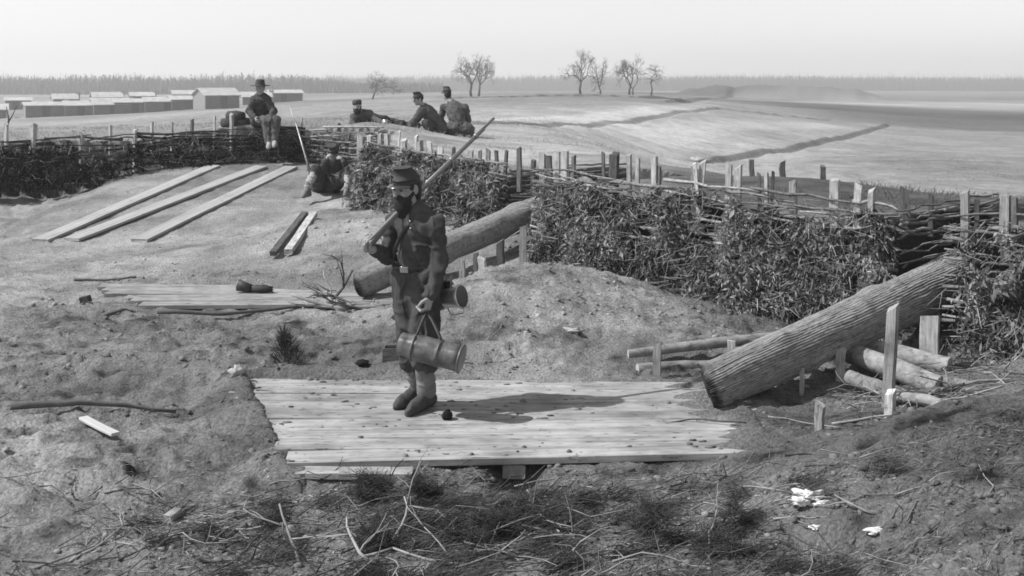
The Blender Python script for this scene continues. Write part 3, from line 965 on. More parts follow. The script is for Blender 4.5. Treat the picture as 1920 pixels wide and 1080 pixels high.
platform('pale plank platform under the standing soldier', ((-1.40, 7.17), (-2.13, 9.28)), ((1.75, 7.42), (1.75, 9.05)), 9, 0.052, gap_at=(7,), ext=0.10)
platform('low plank platform at the foot of the far log gun', ((-3.85, 12.2), (-4.66, 13.45)), ((-1.1, 12.25), (-1.1, 13.45)), 6, 0.065, ext=0.10)
# broken short boards along the near platform's front edge
for (x0, x1, y, lab) in ((550, 640, 868, 'short broken board at the front left corner of the near platform'), (642, 735, 866, 'middle short board along the front edge of the near platform'),
                         (738, 775, 862, 'shortest board stub under the front edge of the near platform')):
    a = P(x0, y, 7.2); b = P(x1, y, 7.2)
    L = b.x - a.x
    me = new_mesh('board', *box(L, 0.13, 0.04, 0.006, 3, 0.004))
    o = add_obj('board', me, M_plank, None, MAT(((a.x + b.x) / 2, 7.10, 0.012), (1, 0.03, 0)))
    tag(o, lab, 'board', 'short boards at the platform edge')
me = new_mesh('beam', *box(0.66, 0.14, 0.085, 0.005, 3, 0.008))
tag(add_obj('beam', me, M_plank, None, MAT((0.04, 7.62, -0.045), (0.1, 1, 0))), 'beam end showing over the dark hollow under the platform', 'beam')

# three long ramp planks
RP = [(('leftmost',), (40, 455), (110, 460), (390, 311), (410, 312)), (('middle',), (108, 460), (160, 461), (480, 311), (500, 312)), (('rightmost',), (230, 447), (290, 447), (535, 311), (556, 312))]
for (nm,), nl, nr_, fl, fr in RP:
    a = (P(*nl, 16.7) + P(*nr_, 16.7)) / 2; b = (P(*fl, 21.3) + P(*fr, 21.3)) / 2
    a.z = gz(a.x, a.y); b.z = gz(b.x, b.y)
    ts = np.linspace(0, 1, 40)
    over = ground_z(a.x + (b.x - a.x) * ts, a.y + (b.y - a.y) * ts) - (a.z + (b.z - a.z) * ts)
    a.z += over.max() + 0.004; b.z += over.max() + 0.004
    W = 0.27
    me = new_mesh('ramp_plank', *box((b - a).length, W, 0.04, 0.006, 6, 0.004))
    o = add_obj('ramp_plank', me, material('pale_plank', 0.34, 0.28, (0.8, 16, 16), 0.9, 0.4, None, None, 0.1, 8.0, 0.10, bump_dist=0.005, specks=((6, 20, 20), .62, .10, .5), stain=((1.2, 3, 3), .52, .25, .7)), None, MAT((a + b) / 2 + Vector((0, 0, 0.0)), b - a))
    tag(o, nm + ' of the three long pale planks lying up the slope', 'plank', 'three long planks on the slope')
# ------------------------------------------------------------------ posts, small logs, poles, boards, sticks
def post(px, yt, yb, w, label, Y=None, lean=0, dark=False, group='loose posts round the log guns', depth=0.8, yaw=0.0):
    """upright hewn post: base row yb at distance Y"""
    top = P(px + lean, yt, Y); bot = P(px, yb, Y)
    g = gz(bot.x, bot.y)
    bot.z = min(bot.z, g) - 0.06
    geo = stake_mesh((top - bot).length, w * Y / FPX, w * Y / FPX * depth, 3)
    x = (top - bot).normalized()
    side = Vector((math.cos(yaw), math.sin(yaw), 0)); y = (side - x * side.dot(x)).normalized(); z = x.cross(y)
    o = add_obj('wooden_post', new_mesh('wooden_post', *geo), M_stake_dark if dark else M_stake, None, Matrix.Translation(bot) @ Matrix((x, y, z)).transposed().to_4x4())
    return tag(o, label, 'post', group)


post(1666, 576, 768, 20, 'tall split post standing in front of the bark log', 8.55, lean=6, yaw=-0.5)
post(1668, 734, 768, 17, 'stub of a cut post at the foot of the tall split post', 8.3, yaw=-0.6)
post(1745, 596, 692, 27, 'thick bark-sided post beside the right brush wall', 9.7, yaw=-0.5, depth=1.0)
post(1577, 655, 714, 16, 'short post half hidden under the bark log', 9.35, yaw=-0.4)
post(1536, 757, 812, 17, 'low square post standing alone on the earth bank', 7.65, yaw=-0.4)
post(1231, 645, 706, 15, 'pale post at the left end of the lying pole', 9.3, lean=3, yaw=-0.3)
post(1371, 639, 690, 15, 'pale post against the upper side of the bark log', 9.45, yaw=-0.3)
post(1504, 690, 712, 9, 'small pale peg under the middle of the bark log', 9.0, yaw=-0.3)
post(981, 424, 500, 13, 'pale post under the upper end of the far log', 13.3, yaw=-0.2)
post(938, 452, 512, 13, 'dark post in the shade under the far log', 13.1, yaw=-0.2, dark=True)
post(904, 484, 524, 13, 'short pale post under the middle of the far log', 12.6, yaw=-0.2)
post(866, 486, 530, 11, 'dim post under the lower part of the far log', 12.7, yaw=-0.2)
post(892, 474, 522, 8, 'thin dark post between two pale posts under the far log', 12.75, yaw=-0.2, dark=True)
post(1410, 299, 316, 9, 'leftmost of three dark posts beyond the parapet', 17.4, dark=True, group='dark posts beyond the parapet')
post(1467, 303, 321, 9, 'middle of three dark posts beyond the parapet', 17.1, dark=True, group='dark posts beyond the parapet')
post(1542, 311, 326, 9, 'rightmost of three dark posts beyond the parapet', 16.9, dark=True, group='dark posts beyond the parapet')


def round_log(name, a, b, r0, r1, label, cat, mat=M_branch, group=None, n=10, seg=6, bend=0.01, smooth=True, endmat=None):
    a = Vector(a); b = Vector(b)
    pts = []
    for i in range(seg + 1):
        t = i / seg
        p = a.lerp(b, t); p.z += bend * math.sin(t * math.pi) + random.uniform(-.3, .3) * bend
        p += Vector((random.uniform(-1, 1), random.uniform(-1, 1), 0)) * bend * 0.5
        pts.append(p)
    rad = [lerp(r0, r1, i / seg) * random.uniform(0.95, 1.05) for i in range(seg + 1)]
    root = thing(name, (a.x, a.y, a.z - r0), label, cat, group)
    part('bark', tube(pts, rad, n, False, 0.04), mat, root, smooth)
    for q, r, s in ((0, rad[0], -1), (-1, rad[-1], 1)):
        dd = (pts[1] - pts[0]).normalized() if q == 0 else (pts[-1] - pts[-2]).normalized()
        part('cut_end', tube([pts[q] + dd * s * 0.001 - dd * s * 0.02, pts[q] + dd * s * 0.002], [r * 0.985, r * 0.96], n, True), endmat or M_cutwood, root)
    return root


M_pole = material('peeled_pole', 0.25, 0.5, (9, 22, 22), 0.9, 0.7, None, None, 0.1, 8.0, 0.2, bump_dist=0.008, specks=((14, 22, 22), .54, .14, .45), stain=((5, 5, 5), .48, .2, .6))
round_log('pole', P(1178, 664, 9.55), P(1450, 634, 9.75), 0.035, 0.05, 'long peeled pole resting on pegs beside the bark log', 'pole', M_pole)
round_log('pole', P(1196, 692, 9.5), P(1330, 686, 9.6), 0.045, 0.045, 'short pole half sunk in earth below the peeled pole', 'pole', M_pole)
# stacked small logs under the bark log's upper end
G = 'small logs stacked under the bark log'
round_log('small_log', P(1594, 662, 9.6), P(1762, 726, 8.95), 0.085, 0.085, 'middle small log of the stack under the bark log', 'log', M_pole, G, 12)
round_log('small_log', P(1606, 645, 9.95), P(1780, 688, 9.45), 0.075, 0.08, 'uppermost small log of the stack under the bark log', 'log', M_pole, G, 12)
round_log('small_log', P(1592, 708, 9.15), P(1700, 752, 8.75), 0.06, 0.065, 'lowest small log of the stack under the bark log', 'log', M_pole, G, 12)
round_log('small_log', P(1690, 745, 8.55), P(1768, 758, 8.3), 0.042, 0.04, 'short crooked log lying right of the cut post stub', 'log', M_pole, G, 10)
round_log('small_log', P(1765, 716, 9.0), P(1890, 745, 8.5), 0.05, 0.045, 'dim log half buried below the right brush wall', 'log', M_branch, G, 10)


def board(px0, py0, px1, py1, Y0, Y1, w, th, label, mat=M_plank, cat='board', lift=0.0, roll=0.0, name='board'):
    a = P(px0, py0, Y0); b = P(px1, py1, Y1)
    if lift is not None:
        a.z = gz(a.x, a.y) + th / 2 + lift; b.z = gz(b.x, b.y) + th / 2 + lift
    up = Vector((math.sin(roll), 0, math.cos(roll)))
    o = add_obj(name, new_mesh(name, *box((b - a).length, w, th, 0.004, 3, 0.003)), mat, None, MAT((a + b) / 2, b - a, up))
    return tag(o, label, cat)


board(512, 470, 572, 420, 14.4, 16.0, 0.085, 0.06, 'left of two weathered rails lying on the slope', M_stake_dark, 'rail', 0.05, name='rail')
board(540, 470, 588, 418, 14.4, 16.1, 0.10, 0.07, 'right pale rail of the pair lying on the slope', M_stake, 'rail', 0.03, name='rail')
board(155, 808, 216, 828, 8.05, 7.8, 0.065, 0.02, 'small white board scrap lying on the left foreground dirt', material('white_board', 0.5, 0.1, (2, 20, 20), 0.8, 0.2), 'board', 0.03)
board(312, 1000, 335, 985, 6.25, 6.35, 0.05, 0.04, 'short split wood chunk among the foreground brush', M_stake, 'wood chunk', 0.02, name='wood_chunk')
board(152, 573, 168, 573, 12.4, 12.4, 0.10, 0.07, 'small dark block lying alone left of the far platform', M_twig_dark, 'block', 0.0, name='wood_block')
# board(1330, 645, 1425, 632, 9.6, 9.65, 0.07, 0.03, 'thin slat lying on the pole beside the bark log', M_stake, 'slat', None, name='slat')


def stick(pts, r0, r1, label, mat=M_twig_dark, n=6, name='stick', seg_jit=0.012, group='sticks lying on the ground', lift=0.0):
    """pts: (px, py, Y) laid on the ground"""
    W = []
    for p in pts:
        v = P(*p); g = gz(v.x, v.y)
        v.z = g + r0 * 0.6 + lift
        W.append(v)
    out = []
    for i in range(len(W) - 1):
        for k in range(4):
            q = W[i].lerp(W[i + 1], k / 4)
            q.z = max(q.z, gz(q.x, q.y) + r0 * 0.4)
            out.append(q + Vector((random.uniform(-1, 1), random.uniform(-1, 1), random.uniform(0, 1))) * seg_jit * (0 if (i == 0 and k == 0) else 1))
    out.append(W[-1])
    rad = [lerp(r0, r1, i / (len(out) - 1)) for i in range(len(out))]
    return solo(name, tube(out, rad, n, True, 0.1), mat, label, 'stick', group, True)


stick([(20, 786, 8.25), (150, 777, 8.4), (330, 762, 8.6)], 0.030, 0.012, 'long dark pole lying across the left foreground', lift=0.02)
stick([(295, 605, 11.7), (420, 596, 11.8), (520, 582, 12.0), (600, 562, 12.3)], 0.024, 0.012, 'long crooked stick along the front of the far platform', lift=0.03)
stick([(195, 602, 11.8), (230, 595, 11.9), (265, 590, 12.0)], 0.018, 0.01, 'short dark stick left of the far platform')
stick([(140, 523, 14.0), (200, 526, 13.9), (255, 528, 13.8)], 0.016, 0.010, 'thin stick behind the far platform')
stick([(1030, 792, 7.9), (1150, 790, 7.95), (1290, 783, 8.05), (1400, 796, 7.9)], 0.008, 0.005, 'thin bent twig lying across the near platform', lift=0.02)
stick([(480, 730, 8.86), (620, 736, 8.80), (772, 740, 8.78)], 0.012, 0.009, 'dark rod added to draw the dark gap between two platform planks', lift=0.025, seg_jit=0.001)  # added dark rod, stands in for the shaded gap between the planks
stick([(1560, 775, 8.2), (1720, 765, 8.3), (1900, 758, 8.2)], 0.010, 0.006, 'long thin stick at the crest of the right earth bank', M_twig)
stick([(1740, 735, 8.7), (1830, 742, 8.6), (1918, 740, 8.6)], 0.012, 0.008, 'thin pale stick under the right brush wall', M_twig)
stick([(1440, 775, 8.1), (1500, 778, 8.05), (1590, 782, 7.95)], 0.008, 0.005, 'short thin twig behind the lone low post', M_twig)


# ------------------------------------------------------------------ dead branches and pine boughs of the foreground
def grow(p, d, L, r, depth, out, wig=0.35, fork=2, up=0.0, flat=0.5):
    pts = [Vector(p)]; n = 5
    d = Vector(d).normalized()
    for i in range(n):
        d = (d + Vector((random.gauss(0, 1), random.gauss(0, 1), random.gauss(0, 1) * flat + up)) * wig * 0.35).normalized()
        pts.append(pts[-1] + d * L / n)
    rad = [r * lerp(1, 0.55, i / n) for i in range(n + 1)]
    out.append((pts, rad, depth))
    if depth > 0:
        for k in range(fork + random.randint(0, 1)):
            i = random.randint(1, n)
            nd = (d + Vector((random.gauss(0, 1), random.gauss(0, 1), random.gauss(0, 1) * flat)) * 0.8).normalized()
            grow(pts[i], nd, L * random.uniform(0.45, 0.75), r * 0.6, depth - 1, out, wig, fork, up, flat)


def brush_branch(px, py, Y, dirx, diry, L, r, label, depth=2, mat=M_twig, up=0.12, needles=0, group='dead branches in the foreground', tilt=0.25, name='dead_branch'):
    b = P(px, py, Y); b.z = gz(b.x, b.y) + 0.01
    segs = []
    grow(b, Vector((dirx, diry, tilt * 0.6)), L * 0.62, r * 0.8, depth, segs, 0.55, 2, 0.0, 0.3)
    root = thing(name, b, label, 'branch', group)
    main = [s for s in segs if s[2] == depth]; rest = [s for s in segs if s[2] < depth]

    def clampz(pts, rr):
        o = []
        for p in pts:
            g = gz(p.x, p.y) + rr * 0.7
            o.append(Vector((p.x, p.y, max(p.z, g))))
        return o
    part('limb', tube(clampz(main[0][0], r), main[0][1], 6, True), mat, root, True)
    for s in rest:
        part('twig', tube(clampz(s[0], s[1][0]), s[1], 4, True), mat, root, True)
    if needles:
        ends = [s[0][-1] for s in segs] + [s[0][3] for s in segs]
        P0 = []; P1 = []
        for e in ends:
            for k in range(needles):
                q = Vector(e) + Vector((random.gauss(0, .02), random.gauss(0, .02), random.gauss(0, .012)))
                v = Vector((random.gauss(0, 1), random.gauss(0, 1), random.gauss(0.2, 0.5))).normalized() * random.uniform(0.04, 0.10)
                P0.append(q); P1.append(q + v)
        Vn, Fn, Tn = tri_sticks(np.array(P0), np.array(P1), 0.0016, rng.uniform(0.02, 0.10, len(P0)))
        o = stuff_part('needles', Vn, Fn, Tn, M_needle, root)
    return root


FB = [  # px, py, Y, dir, L, r, label, depth, needles, dark
    (730, 1040, 6.0, 0.15, 0.6, 0.55, .010, 'bare forked twig rising in the middle of the foreground brush', 2, 0, 0, .7),
    (560, 1078, 5.75, -0.25, 0.4, 0.55, .011, 'pale forked branch at the bottom edge left of centre', 2, 0, 0, .4),
    (690, 1075, 5.75, -0.6, 0.4, 0.6, .012, 'thick crooked branch leaning left at the bottom edge', 2, 0, 0, .3),
    (900, 1072, 5.75, -1, 0.1, 0.75, .012, 'long pale branch lying along the bottom edge', 2, 0, 0, .05),
    (60, 1075, 5.75, 1, 0.45, 0.8, .010, 'long thin branch slanting up from the lower left corner', 2, 0, 0, .05),
    (130, 1060, 5.85, 0.6, 0.5, 0.5, .009, 'short forked branch in the lower left corner', 2, 0, 0, .2),
    (270, 990, 6.3, 1, 0.1, 0.8, .009, 'thin branch lying level left of the brush', 2, 0, 0, .05),
    (420, 1000, 6.2, 1, -0.05, 0.6, .009, 'thin pale branch below the platform corner', 2, 0, 0, .1),
    (1170, 1020, 6.05, 1, 0.35, 0.75, .011, 'long pale branch sloping up towards the white rag', 2, 10, 0, .12),
    (1080, 1060, 5.8, 1, 0.3, 0.55, .009, 'forked branch at the bottom edge right of centre', 2, 0, 0, .2),
    (1330, 1075, 5.75, 0.15, 0.6, 0.45, .009, 'upright curved twig below the white rag', 2, 0, 0, .5),
    (1480, 940, 6.4, -1, 0.3, 0.45, .008, 'thin arched twig above the white rag', 2, 0, 0, .2),
    (1640, 1030, 5.95, -0.7, 0.5, 0.4, .008, 'small forked twig right of the white rag', 1, 0, 0, .1),
    (1450, 1000, 6.1, 0.9, 0.1, 0.3, .007, 'curled twig just right of the white rag', 1, 0, 0, .2),
    (670, 960, 6.55, 0.3, 0.2, 0.32, .010, 'dark pine bough left of two below the platform', 2, 46, 1, .3),
    (770, 950, 6.6, 0.35, 0.15, 0.30, .010, 'dark pine bough right of two below the platform', 2, 46, 1, .35),
    (1150, 990, 6.2, 0.6, -0.1, 0.35, .009, 'dark pine bough lying in the foreground right of centre', 2, 50, 1, .15),
    (830, 1020, 6.05, 0.5, 0.2, 0.35, .009, 'dark pine bough in the middle of the foreground', 2, 44, 1, .2),
    (1310, 1050, 5.85, 0.2, 0.3, 0.4, .009, 'pine bough with long needles at the bottom edge below the rag', 2, 46, 1, .2),
    (1480, 1065, 5.8, -0.8, 0.2, 0.4, .009, 'pine bough at the bottom edge right of the rag', 2, 40, 1, .15),
    (640, 1050, 5.9, 0.4, 0.3, 0.35, .009, 'pine bough tangled in the bottom brush left of centre', 2, 40, 1, .2),
    (450, 1060, 5.85, 0.3, 0.3, 0.35, .009, 'sparse pine bough at the lower left', 2, 26, 1, .2),
    (1020, 1000, 6.15, -0.5, 0.3, 0.3, .008, 'small pine bough below the dark hollow', 2, 30, 1, .2),
    (650, 572, 12.0, -0.8, 0.1, 1.0, .034, 'uprooted tangled branch at the end of the far log', 3, 0, 0, .35),
    (722, 578, 11.9, -1, 0.05, 0.95, .032, 'low crooked branch beside the uprooted tangle', 2, 0, 0, .1),
    (610, 565, 12.1, 0.5, 0.1, 0.8, .024, 'forked root branch rising from the uprooted tangle', 3, 0, 1, .9),
    (680, 570, 12.0, -0.4, -0.1, 0.7, .022, 'dark branch hooked over the uprooted tangle', 3, 0, 1, .6),
    (1690, 745, 8.6, -0.6, 0.2, 0.5, .010, 'thin curved twig in front of the stacked small logs', 2, 0, 0, .35),
    (1790, 735, 8.7, -0.4, 0.2, 0.5, .010, 'bent twig at the end of the stacked small logs', 2, 0, 0, .35),
    (1600, 740, 8.8, 0.4, 0.1, 0.4, .009, 'twig tangle under the middle of the bark log', 2, 0, 0, .2),
    (905, 695, 9.4, 0.35, 0.3, 0.45, .006, 'thin upright weed stalks behind the near platform', 2, 0, 0, 1.2),
    (830, 700, 9.4, 1, 0.1, 0.4, .009, 'thin pale stick behind the platform right of the soldier', 1, 0, 0, .05),
]
for px, py, Y, dx, dy, L, r, lab, dep, nd, dk, tl in FB:
    brush_branch(px, py, Y, dx, dy, L, r, lab, dep, M_twig_dark if dk else M_twig, 0.1, nd, 'pine boughs in the foreground' if nd > 12 else 'dead branches on the ground', tl, 'pine_bough' if nd > 12 else 'dead_branch')

# small pine seedling left of the soldier
sd = P(545, 690, 9.75); sd.z = gz(sd.x, sd.y)
root = thing('pine_seedling', sd, 'small dark pine seedling growing behind the near platform', 'seedling')
stm = [sd + Vector((0.0, 0, -0.03)), sd + Vector((-0.03, 0, 0.12)), sd + Vector((-0.07, 0.01, 0.28))]
part('stem', tube(stm, [0.008, 0.006, 0.003], 5), M_twig_dark, root, True)
P0 = []; P1 = []
for k in range(620):
    t = random.random() ** 0.8
    a = random.uniform(0, 6.28); rr = random.uniform(0, 0.16) * (1.1 - t)
    q = sd + Vector((-0.06 * t + rr * math.cos(a), rr * math.sin(a), 0.02 + 0.27 * t * random.uniform(0.7, 1.1)))
    v = Vector((math.cos(a) * 0.5, math.sin(a) * 0.5, random.uniform(0.4, 1.4))).normalized() * random.uniform(0.05, 0.12)
    P0.append(q); P1.append(q + v)
stuff_part('needles', *tri_sticks(np.array(P0), np.array(P1), 0.002, rng.uniform(0.02, 0.08, len(P0))), M_needle, root)


# ------------------------------------------------------------------ rag, boot, stones, lump
def blob(c, sx, sy, sz, seed, n=14, m=9, amp=0.3, freq=2.0):
    V = []; F = []
    for j in range(m + 1):
        ph = math.pi * j / m
        for i in range(n):
            th = 2 * math.pi * i / n
            dx, dy, dz = math.sin(ph) * math.cos(th), math.sin(ph) * math.sin(th), math.cos(ph)
            k = 1 + amp * float(fbm(np.array([dx * freq + seed]), np.array([dy * freq + dz * freq * 1.3 + seed * 2.1]), seed, 3)[0]) * 2
            V.append((c[0] + sx * dx * k, c[1] + sy * dy * k, c[2] + sz * dz * k))
    for j in range(m):
        for i in range(n):
            F.append((j * n + i, (j + 1) * n + i, (j + 1) * n + (i + 1) % n, j * n + (i + 1) % n))
    return V, F


M_rag = material('white_cloth', 0.62, 0.12, (9, 9, 9), 0.9, 0.5, 18.0, bump_dist=0.02)
M_black = material('burnt_lump', 0.012, 0.3, (20, 20, 20), 0.9, 0.4, 30.0)
M_stone = material('pale_stone', 0.33, 0.3, (9, 9, 9), 0.9, 0.5, 25.0)
g = P(1522, 968, 6.2); g.z = gz(g.x, g.y)
root = thing('rag', g, 'crumpled white rag lying on the right foreground earth', 'rag')
part('cloth', blob(g + Vector((0, 0, .02)), .085, .055, .038, 4, 34, 18, .55, 2.6), M_rag, root, True)
part('cloth_fold', blob(g + Vector((-.075, -.04, .012)), .045, .03, .02, 9, 22, 12, .5, 2.6), M_rag, root, True)
part('cloth_fold', blob(g + Vector((.045, -.06, .008)), .05, .02, .012, 12, 22, 12, .5, 2.6), M_rag, root, True)
for px, py, Y, s, lab in ((1075, 628, 10.1, .055, 'pale crumpled scrap lying on the earth mound'), (1530, 1035, 5.95, .022, 'small white scrap below the crumpled rag'), (1640, 1050, 5.85, .030, 'thin white scrap near the lower right corner'), (1310, 270, 45, .3, 'pale spoil heap beside the field ditch')):
    v = P(px, py, Y); v.z = gz(v.x, v.y)
    solo('cloth_scrap' if s < .2 else 'spoil_heap', blob(v + Vector((0, 0, s * .2)), s * 1.4, s, s * .5, int(px) % 17, 16, 10, .5, 2.4), M_rag if s < .05 else M_stone, lab, 'scrap' if s < .2 else 'spoil heap', None, True)
v = P(838, 789, 8.1); v.z = 0.055
solo('burnt_lump', blob(v + Vector((0, 0, .025)), .036, .034, .034, 3, 20, 12, .25), M_black, 'small black burnt lump on the planks beside the soldier', 'lump', None, True)
v = P(680, 705, 9.4); v.z = gz(v.x, v.y)
solo('clod', blob(v + Vector((0, 0, .02)), .05, .045, .03, 5, 20, 12, .22), M_black, 'dark clod behind the platform left of the soldier', 'clod', None, True)
v = P(443, 722, 9.15); v.z = gz(v.x, v.y)
solo('stone', blob(v + Vector((0, 0, .03)), .05, .05, .045, 8, 14, 9, .5), M_stone, 'pale stone at the back left corner of the near platform', 'stone', None, True)
# old boot on the far platform
b0 = P(478, 556, 12.9); b0.z = 0.055
root = thing('old_boot', b0, 'worn dark boot lying on the far plank platform', 'boot')
M_leather = material('worn_leather', 0.035, 0.4, (9, 9, 9), 0.6, 0.3, 30.0, spec=0.35)
part('foot', blob(b0 + Vector((0.06, 0, .05)), .15, .055, .05, 2, 18, 11, .18), M_leather, root, True)
part('shaft', tube([b0 + Vector((-.04, 0, .05)), b0 + Vector((-.12, 0.02, .075)), b0 + Vector((-.19, .03, .09))], [.05, .055, .065], 12, True, .05), M_leather, root, True)
part('sole', xform(box(.25, .085, .018, .004, 3, .004), MAT(b0 + Vector((.07, 0, .012)), (1, 0, 0))), M_twig_dark, root)
part('lining', tube([b0 + Vector((-.188, .03, .09)), b0 + Vector((-.196, .031, .091))], [.058, .05], 12), M_rag, root)
# small open box behind the platform
bx0 = P(742, 696, 9.5); bx0.z = gz(bx0.x, bx0.y)
root = thing('wooden_box', bx0, 'small dark open wooden box behind the soldier', 'box')
for nm, c, s in (('side', (0, -.07, .055), (.2, .014, .11)), ('side', (0, .07, .055), (.2, .014, .11)), ('side', (-.093, 0, .055), (.014, .126, .11)), ('side', (.093, 0, .055), (.014, .126, .11)), ('base', (0, 0, .004), (.17, .12, .012))):
    part(nm, xform(box(*s, .002, 1, .002), MAT(bx0 + Vector(c))), M_stake_dark, root)


# ------------------------------------------------------------------ uncountable: clods, straw, dead grass
def scatter(n, ymin, ymax, umax=0.5, seed=1):
    r = np.random.default_rng(seed)
    y = np.exp(r.uniform(math.log(ymin), math.log(ymax), n * 2))
    u = r.uniform(-umax, umax, n * 2)
    x = u * y
    s = poly_side(x, y)
    return x, y, s, r


def yard_points(n, ymin, ymax, seed, thresh=-0.1, sx=0.8, sy=0.5):
    x, y, s, r = scatter(n, ymin, ymax, 0.5, seed)
    m1, _ = in_quad(x, y, PLAT1, 0.0); m2, _ = in_quad(x, y, PLAT2, 0.0)
    ok = (s < -0.12) & ((x > -1.7 + 0.5 * r.normal(size=len(x))) | (y > 8.3) | (r.random(len(x)) < 0.10)) & (r.random(len(x)) > 0.93 * np.maximum(m1, m2)) & (fbm(x / sx, y / sy, seed + 3, 3) > thresh)
    x, y = x[ok][:n], y[ok][:n]
    return x, y, ground_z(x, y), r


SLAB = dict(soil_clods='small clods of earth scattered over the yard', straw_litter='straw and bark shreds strewn over the earth', dead_leaves='small dead leaves lying in the foreground litter',
            dead_grass='short dead grass on the parapet and near field', pine_needle_litter='dark pine needles matted along the bottom of the picture', twig_litter='broken twigs tangled along the bottom of the picture',
            plank_dirt='specks of dirt and leaf scraps on the near planks', brushwood_scraps='thin brushwood scraps round the stacked small logs')


def scat_obj(name, V, F, T, mat, lab=None):
    me = new_mesh(name, V, F, False, {'tone': T})
    o = add_obj(name, me, mat)
    lab = lab or SLAB.get(name)
    return tag(o, lab, name.split('_')[-1], None, 'stuff')


# clods
x, y, z, r = yard_points(6000, 5.0, 16, 11, -0.05)
onplat = np.maximum(in_quad(x, y, PLAT1, 0)[0], in_quad(x, y, PLAT2, 0)[0]) > 0.5
z = np.where(onplat & (x < 1.2), 0.052, z)
n = len(x)
sz = 0.004 + 0.020 * r.random(n) ** 3.5
ico = np.array([(0, 0, 1), (.89, 0, .45), (.28, .85, .45), (-.72, .53, .45), (-.72, -.53, .45), (.28, -.85, .45), (.72, .53, -.45), (-.28, .85, -.45), (-.89, 0, -.45), (-.28, -.85, -.45), (.72, -.53, -.45), (0, 0, -1)])
icf = np.array([(0, 1, 2), (0, 2, 3), (0, 3, 4), (0, 4, 5), (0, 5, 1), (1, 6, 2), (2, 7, 3), (3, 8, 4), (4, 9, 5), (5, 10, 1), (2, 6, 7), (3, 7, 8), (4, 8, 9), (5, 9, 10), (1, 10, 6)])
Vc = ico[None] * (1 + r.normal(size=(n, 12, 1)) * 0.22) * sz[:, None, None] * np.array([1.3, 1.0, 0.7])
Vc = Vc + np.stack([x, y, z + sz * 0.25], 1)[:, None]
Fc = (icf[None] + np.arange(n)[:, None, None] * 12).reshape(-1, 3)
ac = albedo(x, y, z) * r.uniform(0.55, 1.35, n)
scat_obj('soil_clods', Vc.reshape(-1, 3), Fc, np.repeat(ac, 12), M_clod)

# straw and bark litter lying flat
for nm, N_, y0, y1, seed, th, lo, hi, ln, wd, lift in (('straw_litter', 46000, 5.0, 12.5, 21, 0.10, .5, 1.5, .06, .0016, .15), ('straw_litter', 20000, 5.0, 7.2, 23, 0.0, .4, 2.0, .07, .0016, .3),
                                                       ('dead_leaves', 2500, 5.0, 7.2, 27, 0.05, .5, 2.0, .022, .007, .8), ('straw_litter', 7000, 11, 21, 29, 0.16, .4, 1.2, .08, .003, .3)):
    x, y, z, r = yard_points(N_, y0, y1, seed, th)
    n = len(x)
    a = r.normal(0.0, 0.75, n)
    L = ln * r.uniform(.3, 1.5, n)
    d = np.stack([np.cos(a), np.sin(a), r.normal(0, .16, n) * lift + 0.05 * lift], 1)
    p0 = np.stack([x, y, z + .004], 1)
    p1 = p0 + d * L[:, None]
    p1[:, 2] = np.maximum(p1[:, 2], ground_z(p1[:, 0], p1[:, 1]) + .004)
    sdv = np.stack([-np.sin(a), np.cos(a), r.normal(0, .5, n)], 1) * (wd * r.uniform(.5, 1.4, n))[:, None]
    midp = (p0 + p1) / 2 + np.stack([r.normal(0, .1, n) * L, r.normal(0, .1, n) * L, np.abs(r.normal(0, .06, n)) * L], 1)
    Vs = np.stack([p0, midp + sdv, p1, midp - sdv], 1).reshape(-1, 3)
    i = np.arange(n)[:, None] * 4
    Fs = np.concatenate([i + np.array([[0, 1, 3]]), i + np.array([[1, 2, 3]])], 0)
    t = albedo(x, y, z) * (lo + (hi - lo) * r.random(n) ** 1.5)
    scat_obj(nm, Vs, Fs, np.repeat(t, 4), M_litter)

# dead grass tufts on the parapet and the near field
x, y, s, r = scatter(14000, 12, 60, 0.5, 51)
ok = (s > 0.35) & (fbm(x / 2.0, y / 2.0, 57, 3) > 0.02)
x, y = x[ok], y[ok]; z = ground_z(x, y); n = len(x)
p0 = np.stack([x, y, z - .01], 1)
hgt = r.uniform(.03, .10, n)
p1 = p0 + np.stack([r.normal(0, .6, n) * hgt, r.normal(0, .6, n) * hgt, hgt], 1)
Vg, Fg, Tg = tri_sticks(p0, p1, 0.003 + 0.00008 * y, albedo(x, y, z) * r.uniform(.7, 1.5, n))
scat_obj('dead_grass', Vg, Fg, Tg, M_litter)

# tangle of pine needles and broken twigs along the bottom of the picture
r = np.random.default_rng(71)
N0, N1, TT = [], [], []
for k in range(95):
    Yc = r.uniform(5.3, 6.75); px = r.normal(880, 330)
    if px < 250 or px > 1560: continue
    x0 = (px - 960) / FPX * Yc
    z0 = gz(x0, Yc)
    a0 = r.uniform(-0.6, 0.9); m = int(r.integers(40, 150)); tn = r.uniform(.02, .09); sp = r.uniform(.25, .8)
    L = r.uniform(.05, .12, m)
    aa = a0 + r.normal(0, sp, m)
    q = np.stack([x0 + r.normal(0, .05, m), Yc + r.normal(0, .035, m), z0 + np.abs(r.normal(0.01, .025, m))], 1)
    N0.append(q); N1.append(q + np.stack([np.cos(aa), np.sin(aa), r.uniform(-.05, .55, m)], 1) * L[:, None]); TT.append(tn * r.uniform(.5, 1.8, m))
N0, N1, TT = np.concatenate(N0), np.concatenate(N1), np.concatenate(TT)
N1[:, 2] = np.maximum(N1[:, 2], ground_z(N1[:, 0], N1[:, 1]) + .004)
scat_obj('pine_needle_litter', *tri_sticks(N0, N1, 0.0019, TT), M_needle)
S0, S1, SR, ST = [], [], [], []
